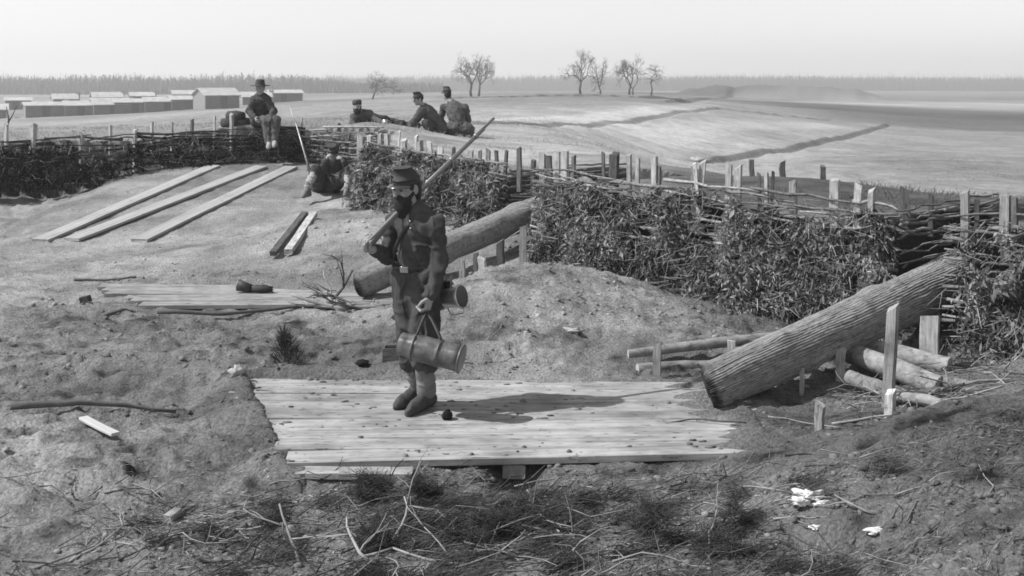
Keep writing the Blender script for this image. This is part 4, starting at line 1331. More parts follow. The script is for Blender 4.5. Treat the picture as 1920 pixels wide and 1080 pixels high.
for k in range(430):
    Yc = r.uniform(5.2, 6.9); px = r.normal(880, 380)
    x0 = (px - 960) / FPX * Yc
    p = np.array([x0, Yc, gz(x0, Yc) + .01 + abs(r.normal(0, .03))]); a = r.normal(.2, .8); rad = r.uniform(.003, .0085); tn = r.choice([.05, .12, .24]) * r.uniform(.7, 1.2)
    for sgm in range(int(r.integers(2, 5))):
        a += r.normal(0, .35); L = r.uniform(.06, .14)
        e = p + np.array([math.cos(a), math.sin(a), r.normal(.08, .25)]) * L
        e[2] = max(e[2], gz(e[0], e[1]) + .006)
        S0.append(p); S1.append(e); SR.append(rad); ST.append(tn)
        p = e; rad *= .8
scat_obj('twig_litter', *tri_sticks(np.array(S0), np.array(S1), np.array(SR), np.array(ST)), M_litter)

# specks of dirt and leaf scraps on the near planks
r = np.random.default_rng(81)
n = 620
tx = r.random(n); ty = r.random(n)
lx = -1.40 + (-2.13 + 1.40) * ty; ly = 7.19 + (9.26 - 7.19) * ty; rx = np.full(n, 1.6); ry = 7.42 + (9.05 - 7.42) * ty
x = lx + (rx - lx) * tx; y = ly + (ry - ly) * tx
k = fbm(x / .5, y / .25, 83, 3) > -0.05
x, y = x[k], y[k]; n = len(x)
sz = .003 + .016 * r.random(n) ** 2.5
Vc = ico[None] * (1 + r.normal(size=(n, 12, 1)) * .3) * sz[:, None, None] * np.array([1.8, 1.0, .14]) + np.stack([x, y, np.full(n, .0535)], 1)[:, None]
Fc = (icf[None] + np.arange(n)[:, None, None] * 12).reshape(-1, 3)
scat_obj('plank_dirt', Vc.reshape(-1, 3), Fc, np.repeat(r.uniform(.05, .22, n), 12), M_clod)
# brushwood scraps round the stacked small logs
S0, S1, SR, ST = [], [], [], []
for q in range(150):
    Yc = r.uniform(8.2, 9.5); px = r.uniform(1560, 1925)
    x0 = (px - 960) / FPX * Yc
    p = np.array([x0, Yc, gz(x0, Yc) + .01 + abs(r.normal(0, .04))]); a = r.normal(0, .7); rad = r.uniform(.003, .008); tn = r.choice([.08, .2, .3]) * r.uniform(.7, 1.2)
    for sgm in range(int(r.integers(2, 5))):
        a += r.normal(0, .4); L = r.uniform(.06, .16)
        e = p + np.array([math.cos(a), math.sin(a), r.normal(.05, .3)]) * L
        e[2] = max(e[2], gz(e[0], e[1]) + .006)
        S0.append(p); S1.append(e); SR.append(rad); ST.append(tn); p = e; rad *= .8
scat_obj('brushwood_scraps', *tri_sticks(np.array(S0), np.array(S1), np.array(SR), np.array(ST)), M_litter)
# ------------------------------------------------------------------ huts, bare trees, woods, haze
M_hutwall = material('hewn_log_wall', 0.09, 0.5, (1.2, 1.2, 5), 0.9, 0.3)
M_hutgable = material('gable_boards', 0.24, 0.2, (9, 9, 1.2), 0.9, 0.2)
M_hutroof = material('bleached_roof_boards', 0.42, 0.3, (1, 1, 1), 0.8, 0.1)
M_dark = material('dark_doorway', 0.01, 0.2, (4, 4, 4), 0.95, 0.0)


def hut(px, yb, Y, L, D, eave, ridge, label, th=38, doors=(0.5,), chimney=False, group='huts of the camp'):
    b = P(px, yb, Y); b.z = gz(b.x, b.y)
    root = thing('log_hut', b, label, 'hut', group)
    a = math.radians(th)
    e1 = Vector((math.cos(a), math.sin(a), 0)); e2 = Vector((-math.sin(a), math.cos(a), 0))      # along the front; to the back

    def W(x, y, z): return b + e1 * x + e2 * y + Vector((0, 0, z))
    zb = -1.2
    # wall shells of stacked courses
    nc = 6

    def courses(p0, p1, out):
        V = []; F = []
        for c in range(nc):
            z0 = zb if c == 0 else eave * c / nc; z1 = eave * (c + 1) / nc - 0.04
            o = len(V)
            for (q, oo) in ((p0, 0), (p1, 0)):
                for zz in (z0, z1):
                    V.append(W(q[0] + out[0] * 0.06, q[1] + out[1] * 0.06, zz))
                    V.append(W(q[0] - out[0] * 0.10, q[1] - out[1] * 0.10, zz))
            F += [(o, o + 4, o + 6, o + 2), (o + 1, o + 3, o + 7, o + 5), (o, o + 1, o + 5, o + 4), (o + 2, o + 6, o + 7, o + 3), (o, o + 2, o + 3, o + 1), (o + 4, o + 5, o + 7, o + 6)]
        return V, F
    part('front_wall', courses((0, 0), (L, 0), (0, -1)), M_hutwall, root)
    part('back_wall', courses((0, D), (L, D), (0, 1)), M_hutwall, root)
    for nm, x, s in (('gable_wall', 0.0, -1), ('gable_wall', L, 1)):
        t = 0.1
        V = []
        for xx in (x, x - s * t):
            V += [W(xx, 0.1, zb), W(xx, D - .1, zb), W(xx, D - .1, eave), W(xx, D / 2, ridge), W(xx, 0.1, eave)]
        F = [(0, 1, 2, 3, 4), (9, 8, 7, 6, 5)] + [(k, k + 5, (k + 1) % 5 + 5, (k + 1) % 5) for k in range(5)]
        part(nm, (V, F), M_hutgable, root)
    ov = 0.35
    sl = (ridge - eave) / (D / 2)
    for nm, y0, y1 in (('roof_slope', -ov, D / 2), ('roof_slope', D + ov, D / 2)):
        V = []
        for zz in (0.0, 0.10):
            z0 = eave - sl * ov + zz + .03; z1 = ridge + zz + .03
            V += [W(-ov, y0, z0), W(L + ov, y0, z0), W(L + ov, y1, z1), W(-ov, y1, z1)]
        F = [(0, 3, 2, 1), (4, 5, 6, 7), (0, 1, 5, 4), (1, 2, 6, 5), (2, 3, 7, 6), (3, 0, 4, 7)]
        part(nm, (V, F), M_hutroof, root)
    for f in doors:
        x = L * f; w = 1.1
        V = [W(x - w / 2, -.11, -.3), W(x + w / 2, -.11, -.3), W(x + w / 2, -.11, eave * .92), W(x - w / 2, -.11, eave * .92)]
        V += [v + e2 * 0.03 for v in V]
        F = [(0, 1, 2, 3), (7, 6, 5, 4)] + [(k, k + 4, (k + 1) % 4 + 4, (k + 1) % 4) for k in range(4)]
        part('door', (V, F), M_dark, root)
    if chimney:
        part('chimney', xform(box(0.7, 0.7, ridge + 1.0, .02, 1, .02), MAT(W(L + .3, D / 2, (ridge + .9) / 2 - .5))), M_hutgable, root)
    return root


hut(385, 203, 190, 6.0, 4.6, 2.3, 3.35, 'largest pale gabled hut with dark door beside the man in hat', 40, (0.55,))
HL = [(48, 217, 188, 6.4, 'hut with dark door at the left end of the front row'), (122, 215, 190, 6.6, 'second hut from the left end of the front row'), (176, 213, 191, 6.0, 'third hut from the left of the front row'),
      (215, 211, 192, 6.6, 'fourth hut from the left of the front row'), (272, 210, 193, 6.4, 'fifth hut from the left of the front row'), (322, 208, 194, 6.2, 'last low hut of the front row before the large gabled one')]
for i, (px, yb, Y, L, lab) in enumerate(HL):
    hut(px, yb, Y, L + random.uniform(-.5, .4), 3.6, 1.85 + random.uniform(-.15, .15), 2.45 + random.uniform(-.15, .25), lab, 24 + random.uniform(-5, 5), (random.choice((.4, .5, .6)),), i % 2 == 0)
BL = [(10, 203, 230, 'long pale roof at the left edge behind the front huts'), (100, 196, 245, 'left pale roof of the rear row'), (175, 194, 250, 'rear roof behind the third front hut'), (245, 191, 255, 'rear roof showing above the fifth front hut'), (325, 189, 255, 'rear roof just left of the large gabled hut'), (508, 190, 225, 'low hut with pale roof right of the seated man'), (455, 196, 215, 'pale roof between the gabled hut and the seated man')]
for px, yb, Y, lab in BL:
    hut(px, yb, Y, 5.5 + random.uniform(-1, 1), 3.6, 1.7 + random.uniform(-.15, .15), 2.35 + random.uniform(-.1, .3), lab, 22 + random.uniform(-8, 8), (0.4,), random.random() < .6, group='rear huts of the camp')
hut(-70, 219, 186, 6.4, 4.0, 1.55, 2.35, 'hut cut by the left edge of the picture', 24, (0.5,))

M_treebark = material('bare_tree_bark', 0.11, 0.3, (3, 3, 3), 0.95, 0.2)


def tree(px, yb, yt, Y, label, spread=1.0, seed=1, lean=0.0, forks=3, levels=5, r=None, low=0.28, wpx=None):
    random.seed(seed)
    b = P(px, yb, Y); b.z = gz(b.x, b.y) - 0.05
    H = (yb - yt) * Y / FPX
    root = thing('bare_tree', b, label, 'tree', 'bare fruit trees on the field')
    r = r or 0.025 * H
    segs = []

    def rec(p, d, L, rr, lv):
        pts = [Vector(p)]
        for i in range(3):
            d = (d + Vector((random.gauss(0, 1), random.gauss(0, 1), random.gauss(0, .7) + (.08 if lv > 1 else -.05))) * 0.16).normalized()
            pts.append(pts[-1] + d * L / 3)
        segs.append((pts, [rr, rr * .85, rr * .72, rr * .62], lv))
        if lv > 0:
            for k in range(forks + (1 if lv < 3 else 0)):
                a = random.uniform(0, 6.283); tl = random.uniform(0.45, 0.95)
                o = d.orthogonal().normalized(); o.rotate(Matrix.Rotation(a, 3, d))
                nd = (d * math.cos(tl) + o * math.sin(tl)); nd.x *= spread; nd.y *= spread; nd.normalize()
                rec(pts[-1] if k < 2 else pts[random.randint(1, 3)], nd, L * random.uniform(.62, .85), rr * .60, lv - 1)
    trunk_top = b + Vector((lean * H * low, 0, H * low))
    trunk = [b + Vector((0, 0, -.2)), b.lerp(trunk_top, .5) + Vector((random.gauss(0, .02) * H, 0, 0)), trunk_top]
    part('trunk', tube(trunk, [r * 1.25, r, r * .9], 8, True, .08), M_treebark, root, True)
    dd = Vector((lean, 0, 1)).normalized()
    for k in range(forks):
        a = 6.283 * k / forks + random.uniform(-.5, .5)
        nd = (dd + Vector((math.cos(a), math.sin(a), 0)) * 0.95 * spread).normalized()
        rec(trunk_top, nd, H * .27, r * .62, levels - 1)
    # settle the crown to the seen height and width
    zt = max(p.z for s in segs for p in s[0]); xs = [p.x - trunk_top.x for s in segs for p in s[0]]
    kz = (b.z + H - trunk_top.z) / max(zt - trunk_top.z, .1)
    kx = (wpx * Y / FPX) / (max(xs) - min(xs)) if wpx else kz
    for s in segs:
        for p in s[0]:
            p.z = trunk_top.z + (p.z - trunk_top.z) * kz; p.x = trunk_top.x + (p.x - trunk_top.x) * kx; p.y = trunk_top.y + (p.y - trunk_top.y) * kx
    big = [tube(s[0], s[1], 5, False) for s in segs if s[2] >= 2]
    small = [tube([s[0][0], s[0][2], s[0][3]], [max(s[1][0] * .8, .007), max(s[1][2] * .7, .005), .004], 3, False) for s in segs if s[2] < 2]
    part('limbs', join(*big), M_treebark, root, True)
    o = part('crown', join(*small), M_treebark, root, False)
    o['kind'] = 'stuff'
    return root


tree(697, 183, 126, 128, 'small bare tree left of the crouching men', 1.2, 3, 0.4, 3, 6, wpx=74, r=0.09)
tree(884, 184, 92, 122, 'tall bare tree above the kneeling man', 1.0, 5, 0.0, 3, 6, wpx=84)
tree(897, 178, 96, 138, 'bare tree just behind the tall one above the kneeling man', 0.9, 8, 0.1, 3, 6, wpx=62)
tree(1089, 181, 90, 118, 'largest bare tree left of the four right-hand trees', 1.1, 11, 0.0, 3, 6, wpx=92)
tree(1125, 180, 106, 130, 'second bare tree with forked trunk in the right-hand group', 1.0, 14, -0.1, 3, 5, low=0.2, wpx=52)
tree(1180, 182, 100, 118, 'third bare tree with leaning trunk in the right-hand group', 1.0, 19, 0.12, 3, 6, low=0.24, wpx=66)
tree(1220, 185, 122, 112, 'small rightmost bare tree with straight thin trunk', 1.25, 23, 0.0, 3, 5, r=0.07, low=0.4, wpx=62)
tree(1188, 182, 112, 122, 'low forked bare tree leaning against the third one', 1.0, 29, -0.1, 2, 6, low=0.2, wpx=46)
# dead sapling at the far left
b = P(12, 243, 24.5); b.z = gz(b.x, b.y)
root = thing('dead_sapling', b, 'thin forked dead sapling at the left edge before the huts', 'sapling')
part('stem', tube([b, b + Vector((.05, 0, .35)), b + Vector((.0, 0, .62))], [.022, .018, .008], 5), M_twig_dark, root, True)
part('stem', tube([b + Vector((.045, 0, .3)), b + Vector((.13, 0, .45)), b + Vector((.22, 0, .64))], [.014, .01, .005], 5), M_twig_dark, root, True)
random.seed(99)


def woods(label, u0, u1, Y0, Y1, n, h0, h1, seed, twigs, tone0, tone1, taper=0.0):
    r = np.random.default_rng(seed)
    Y = r.uniform(Y0, Y1, n); u = r.uniform(u0, u1, n)
    X = u * Y
    z = ground_z(X, Y)
    H = r.uniform(h0, h1, n) * (1 + 0.22 * fbm(X / 26, Y / 60, seed + 2, 2)) * (1 + 0.05 * r.normal(size=n))
    if taper: H = H * np.clip((u1 - u) / taper, 0.25, 1) ** 0.7
    p0 = np.stack([X, Y, z - 1], 1); p1 = p0 + np.stack([r.normal(0, .4, n), r.normal(0, .4, n), H], 1)
    tone = r.uniform(tone0, tone1, n)
    parts = [tri_sticks(p0, p1, r.uniform(.07, .16, n), tone)]
    for k in range(twigs):
        f = r.uniform(.30, .99, n) ** .8
        q = p0 + (p1 - p0) * f[:, None]
        a = r.uniform(0, 6.283, n); L = H * r.uniform(.10, .26, n) * (1.25 - f)
        e = q + np.stack([np.cos(a) * L * .8, np.sin(a) * L * .8, L * r.uniform(.5, 1.3, n)], 1)
        parts.append(tri_sticks(q, e, r.uniform(.04, .11, n), tone))
    # undergrowth
    m = n
    Yb = r.uniform(Y0 - 10, Y1, m); Xb = r.uniform(u0, u1, m) * Yb
    zb = ground_z(Xb, Yb)
    for k in range(3):
        q = np.stack([Xb, Yb, zb - .3], 1); e = q + np.stack([r.normal(0, .8, m), r.normal(0, .8, m), r.uniform(1.5, 4.5 if taper else 8.5, m)], 1)
        parts.append(tri_sticks(q, e, r.uniform(.08, .25, m), r.uniform(tone0, tone1, m)))
    V = []; F = []; T = []; o = 0
    for v, f, t in parts:
        V.append(v); F.append(f + o); T.append(t); o += len(v)
    ob = scat_obj('woods', np.concatenate(V), np.concatenate(F), np.concatenate(T), M_litter)
    ob['label'] = label
    return ob


woods('grey belt of bare woods behind the huts', -0.75, -0.06, 420, 540, 5600, 6.2, 8.0, 201, 12, .09, .20, 0.12)
woods('low hazy woods along the horizon beyond the field', -0.16, 0.62, 800, 980, 12000, 9.6, 11.2, 203, 5, .04, .10)
woods('palest and farthest strip of woods on the horizon', -0.75, 0.75, 1250, 1500, 3600, 13, 17, 205, 5, .07, .15)

# the air
hz = material('haze_air')
hz.node_tree.nodes.clear()
_o = hz.node_tree.nodes.new('ShaderNodeOutputMaterial')
_v = hz.node_tree.nodes.new('ShaderNodeVolumePrincipled')
_v.inputs['Color'].default_value = (0.99, 0.99, 0.99, 1)
_v.inputs['Density'].default_value = 0.00095
_v.inputs['Anisotropy'].default_value = 0.2
hz.node_tree.links.new(_v.outputs[0], _o.inputs['Volume'])
hx, hy0, hy1, hz0, hz1 = 9500.0, -40.0, 5200.0, -30.0, 40.0
Vh = [(sx * hx, yy, zz) for zz in (hz0, hz1) for (sx, yy) in ((-1, hy0), (1, hy0), (1, hy1), (-1, hy1))]
Fh = [(0, 3, 2, 1), (4, 5, 6, 7), (0, 1, 5, 4), (1, 2, 6, 5), (2, 3, 7, 6), (3, 0, 4, 7)]
ho = add_obj('haze', new_mesh('haze', Vh, Fh), hz)
tag(ho, 'thin pale haze over the far field and woods', 'haze', None, 'stuff')
# ------------------------------------------------------------------ figures: implicit bodies turned into continuous meshes
class Field:
    def __init__(self, pts, h, pad=0.16):
        p = np.array([tuple(q) for q in pts])
        self.lo = p.min(0) - pad; hi = p.max(0) + pad
        self.h = h
        self.n = np.ceil((hi - self.lo) / h).astype(int) + 1
        self.D = np.full(self.n, 1e3, np.float32)

    def _win(self, lo, hi):
        a = np.clip(np.floor((lo - self.lo) / self.h).astype(int), 0, self.n - 1)
        b = np.clip(np.ceil((hi - self.lo) / self.h).astype(int) + 1, 1, self.n)
        if (b <= a).any(): return None
        ax = [self.lo[i] + self.h * np.arange(a[i], b[i]) for i in range(3)]
        return tuple(slice(a[i], b[i]) for i in range(3)), ax

    def _mix(self, w, d, k, sub=False):
        D = self.D[w]
        if sub:
            self.D[w] = np.maximum(D, -d); return
        h = np.clip(0.5 + 0.5 * (D - d) / k, 0, 1)
        self.D[w] = D * (1 - h) + d * h - k * h * (1 - h)

    def cap(self, a, b, ra, rb=None, k=0.02, sub=False):
        a = np.array(a, float); b = np.array(b, float); rb = ra if rb is None else rb
        m = max(ra, rb) + k + 3 * self.h
        r = self._win(np.minimum(a, b) - m, np.maximum(a, b) + m)
        if r is None: return self
        w, (X, Y, Z) = r
        d = b - a; l2 = max(float(d @ d), 1e-9)
        x = X[:, None, None] - a[0]; y = Y[None, :, None] - a[1]; z = Z[None, None, :] - a[2]
        t = np.clip((x * d[0] + y * d[1] + z * d[2]) / l2, 0, 1)
        dist = np.sqrt((x - t * d[0]) ** 2 + (y - t * d[1]) ** 2 + (z - t * d[2]) ** 2) - (ra + (rb - ra) * t)
        self._mix(w, dist, k, sub)
        return self

    def chain(self, pts, rad, k=0.02):
        for i in range(len(pts) - 1):
            self.cap(pts[i], pts[i + 1], rad[i], rad[i + 1], k)
        return self

    def ell(self, c, rad, R=None, k=0.02, sub=False):
        c = np.array(c, float); rad = np.array(rad, float)
        m = rad.max() + k + 3 * self.h
        r = self._win(c - m, c + m)
        if r is None: return self
        w, (X, Y, Z) = r
        x, y, z = np.meshgrid(X - c[0], Y - c[1], Z - c[2], indexing='ij')
        if R is not None:
            A = np.array(R)                       # columns are the local axes
            x, y, z = (A[0, 0] * x + A[1, 0] * y + A[2, 0] * z, A[0, 1] * x + A[1, 1] * y + A[2, 1] * z, A[0, 2] * x + A[1, 2] * y + A[2, 2] * z)
        k0 = np.sqrt((x / rad[0]) ** 2 + (y / rad[1]) ** 2 + (z / rad[2]) ** 2)
        k1 = np.sqrt((x / rad[0] ** 2) ** 2 + (y / rad[1] ** 2) ** 2 + (z / rad[2] ** 2) ** 2) + 1e-6
        self._mix(w, k0 * (k0 - 1) / k1, k, sub)
        return self

    def folds(self, amp, fx, fz, seed=0.0):
        """cloth creases: warped anisotropic noise (frequencies in radians per metre)"""
        I = np.argwhere(np.abs(self.D) < 0.05)
        if len(I) == 0: return self
        q = I * self.h + self.lo

        def n3(x, y, z, s):
            k = np.floor(z); t = z - k; t = t * t * (3 - 2 * t)
            a = vnoise(x + 31.7 * k, y + 17.3 * k, s); b = vnoise(x + 31.7 * (k + 1), y + 17.3 * (k + 1), s)
            return a * (1 - t) + b * t
        sx, sz = fx / 5.0, fz / 5.0
        si = int(seed * 100) % 971
        w = n3(q[:, 0] * 7 + seed, q[:, 1] * 7, q[:, 2] * 7, si) * 1.6
        x = q[:, 0] * sx + w + q[:, 2] * sz * .25; y = q[:, 1] * sx - w; z = q[:, 2] * sz + w * 1.2 + q[:, 0] * sx * .2
        f = 1 - 4.0 * np.abs(n3(x, y, z, si + 3)) + 1.1 * n3(x * .5, y * .5, z * .5, si + 7)
        self.D[tuple(I.T)] -= (amp * f).astype(np.float32)
        return self

    def clip_below(self, p, n):
        """cut away the half space on the side of n from point p"""
        X = self.lo[0] + self.h * np.arange(self.n[0]); Y = self.lo[1] + self.h * np.arange(self.n[1]); Z = self.lo[2] + self.h * np.arange(self.n[2])
        s = (X[:, None, None] - p[0]) * n[0] + (Y[None, :, None] - p[1]) * n[1] + (Z[None, None, :] - p[2]) * n[2]
        self.D = np.maximum(self.D, s).astype(np.float32)
        return self

    def mesh(self):
        D = self.D
        s = D < 0
        c = [s[i:s.shape[0] - 1 + i, j:s.shape[1] - 1 + j, k:s.shape[2] - 1 + k] for i in (0, 1) for j in (0, 1) for k in (0, 1)]
        anyc = c[0].copy(); allc = c[0].copy()
        for q in c[1:]:
            anyc |= q; allc &= q
        act = anyc & ~allc
        I = np.argwhere(act)
        idx = np.full(act.shape, -1, np.int64); idx[tuple(I.T)] = np.arange(len(I))
        corner = [(i, j, k) for i in (0, 1) for j in (0, 1) for k in (0, 1)]
        val = np.stack([D[I[:, 0] + o[0], I[:, 1] + o[1], I[:, 2] + o[2]] for o in corner], 1).astype(float)
        acc = np.zeros((len(I), 3)); cnt = np.zeros(len(I))
        for a in range(8):
            for b in range(a + 1, 8):
                if sum(abs(corner[a][q] - corner[b][q]) for q in range(3)) != 1: continue
                m = (val[:, a] < 0) != (val[:, b] < 0)
                t = np.where(m, val[:, a] / np.where(m, val[:, a] - val[:, b], 1), 0)
                pt = np.array(corner[a])[None] + t[:, None] * (np.array(corner[b]) - np.array(corner[a]))[None]
                acc += np.where(m[:, None], pt, 0); cnt += m
        V = (I + acc / cnt[:, None]) * self.h + self.lo
        F = []
        for ax in range(3):
            b_, c_ = (ax + 1) % 3, (ax + 2) % 3
            sl0 = [slice(1, -1)] * 3; sl1 = [slice(1, -1)] * 3
            sl0[ax] = slice(0, -1); sl1[ax] = slice(1, None)
            ch = s[tuple(sl0)] != s[tuple(sl1)]
            E = np.argwhere(ch)
            off = np.array([1, 1, 1]); off[ax] = 0
            E = E + off
            inside = s[tuple(E.T)]
            eb = np.zeros(3, int); eb[b_] = 1; ec = np.zeros(3, int); ec[c_] = 1
            q = [idx[tuple((E - eb - ec).T)], idx[tuple((E - ec).T)], idx[tuple(E.T)], idx[tuple((E - eb).T)]]
            f = np.stack(q, 1)
            f[~inside] = f[~inside][:, ::-1]
            F.append(f)
        F = np.concatenate(F)
        F = F[(F >= 0).all(1)]
        return V, F


def smooth_part(name, fld, mat, parent):
    V, F = fld.mesh()
    return part(name, (V, F), mat, parent, True)


def basis(fwd, up):
    f = Vector(fwd).normalized(); u = Vector(up)
    r = f.cross(u).normalized()              # to the figure's right
    u = r.cross(f)
    return r, f, u


M_skin = material('weathered_skin', 0.31, 0.2, (30, 30, 30), 0.6, 0.1, 90.0, spec=0.3)
M_wool = material('dark_wool', 0.070, 0.40, (11, 11, 11), 0.95, 0.6, 140.0, spec=0.03, bump_dist=0.005, stain=((4, 4, 4), .5, .2, .6))
M_wool2 = material('blue_grey_wool', 0.095, 0.25, (9, 9, 9), 0.95, 0.35, 160.0, spec=0.05, bump_dist=0.003)
M_trous = material('sky_blue_trousers', 0.066, 0.40, (9, 9, 9), 0.95, 0.6, 140.0, spec=0.03, bump_dist=0.005, stain=((4, 4, 2), .5, .2, .6))
M_trous_l = material('pale_trousers', 0.10, 0.2, (8, 8, 8), 0.95, 0.3, 90.0, spec=0.05)
M_shirt = material('light_shirt', 0.22, 0.15, (12, 12, 12), 0.9, 0.3, 120.0, spec=0.1)
M_hair = material('dark_hair', 0.022, 0.4, (20, 60, 60), 0.7, 0.5, 120.0, spec=0.25, bump_dist=0.004)
M_shoe = material('dusty_boot', 0.06, 0.4, (14, 14, 14), 0.7, 0.3, 60.0, spec=0.25)
M_gaiter = material('dusty_gaiter', 0.17, 0.3, (14, 14, 14), 0.9, 0.4, 60.0)
M_capm = material('forage_cap_cloth', 0.065, 0.25, (14, 14, 14), 0.85, 0.3, 120.0, spec=0.15)
M_visor = material('black_visor', 0.05, 0.2, (9, 9, 9), 0.25, 0.05, spec=0.6)
M_belt = material('black_belt_leather', 0.02, 0.3, (9, 9, 9), 0.45, 0.1, spec=0.4)
M_brass = material('dull_brass', 0.45, 0.15, (9, 9, 9), 0.35, 0.1, metallic=0.8)
M_tin = material('dull_tin', 0.5, 0.25, (7, 7, 7), 0.38, 0.15, 25.0, metallic=0.75, spec=0.5)
M_tin_dark = material('sooty_tin', 0.12, 0.7, (9, 9, 9), 0.5, 0.5, 14.0, metallic=0.4, spec=0.5)
M_steel = material('bright_barrel_steel', 0.36, 0.2, (4, 20, 20), 0.5, 0.05, metallic=0.85)
M_stock = material('walnut_stock', 0.17, 0.3, (2, 20, 20), 0.5, 0.1, spec=0.35)
M_eye = material('eye_shadowed', 0.02, 0.1, (9, 9, 9), 0.3, 0.0, spec=0.5)


def hand_into(f, w, d, n, curl, thumb, s=1.0):
    """palm, four fingers and thumb from wrist w along d, palm facing n"""
    w = Vector(w); d = Vector(d).normalized(); n = Vector(n); n = (n - d * n.dot(d)).normalized()
    lat = d.cross(n)
    R = Matrix((lat, d, n)).transposed()
    f.cap(w - d * .02, w + d * .03 * s, .026 * s, .030 * s, .015)
    f.ell(w + d * .055 * s, (.043 * s, .052 * s, .019 * s), R, .012)
    for i, L in enumerate((.072, .082, .078, .060)):
        b = w + d * .092 * s + lat * ((i - 1.5) * .0215 * s)
        a1 = curl * .9 + .05 * i; a2 = curl * 1.9
        m = b + (d * math.cos(a1) + n * math.sin(a1)) * L * .55 * s
        e = m + (d * math.cos(a2) + n * math.sin(a2)) * L * .55 * s
        f.cap(b, m, .0098 * s, .009 * s, .004); f.cap(m, e, .009 * s, .0075 * s, .004)
    tb = w + d * .03 * s + lat * (thumb * .032 * s)
    tm = tb + (d * .6 + lat * thumb * .65 + n * .5).normalized() * .042 * s
    te = tm + (d * .8 + n * .65 - lat * thumb * .1).normalized() * .036 * s
    f.cap(tb, tm, .014 * s, .0115 * s, .008); f.cap(tm, te, .0115 * s, .009 * s, .004)


def head_into(f, c, r, fw, u, s=1.0):
    R = Matrix((r, fw, u)).transposed()
    f.ell(c + u * .02 * s, (.076 * s, .095 * s, .098 * s), R, .01)
    f.ell(c - u * .045 * s + fw * .018 * s, (.060 * s, .074 * s, .075 * s), R, .03)
    f.ell(c - u * .095 * s + fw * .062 * s, (.026 * s, .024 * s, .024 * s), R, .03)          # chin
    f.ell(c + u * .022 * s + fw * .082 * s, (.052 * s, .018 * s, .013 * s), R, .012)         # brow
    for sg in (-1, 1):
        f.ell(c - u * .022 * s + fw * .066 * s + r * (sg * .038 * s), (.022 * s, .022 * s, .020 * s), R, .02)   # cheeks
        f.ell(c + u * .000 * s + fw * .093 * s + r * (sg * .030 * s), (.017 * s, .012 * s, .010 * s), R, .004, True)   # eye sockets
        f.ell(c - u * .005 * s - fw * .005 * s + r * (sg * .078 * s), (.010 * s, .022 * s, .032 * s), R, .006)   # ears
    f.cap(c + u * .012 * s + fw * .090 * s, c - u * .030 * s + fw * .112 * s, .010 * s, .015 * s, .008)
    f.ell(c - u * .058 * s + fw * .088 * s, (.026 * s, .010 * s, .007 * s), R, .008)         # lips


def cap_mesh(c, r, fw, u, rings, n=28):
    """rings: (height, forward shift, half-width, half-depth)"""
    V = []; F = []
    for h, sh, a, b in rings:
        for i in range(n):
            t = 2 * math.pi * i / n
            V.append(c + u * h + fw * (sh + b * math.cos(t)) + r * (a * math.sin(t)))
    for j in range(len(rings) - 1):
        for i in range(n):
            F.append((j * n + i, (j + 1) * n + i, (j + 1) * n + (i + 1) % n, j * n + (i + 1) % n))
    F.append(tuple((len(rings) - 1) * n + i for i in range(n - 1, -1, -1)))
    F.append(tuple(range(n)))
    return V, F


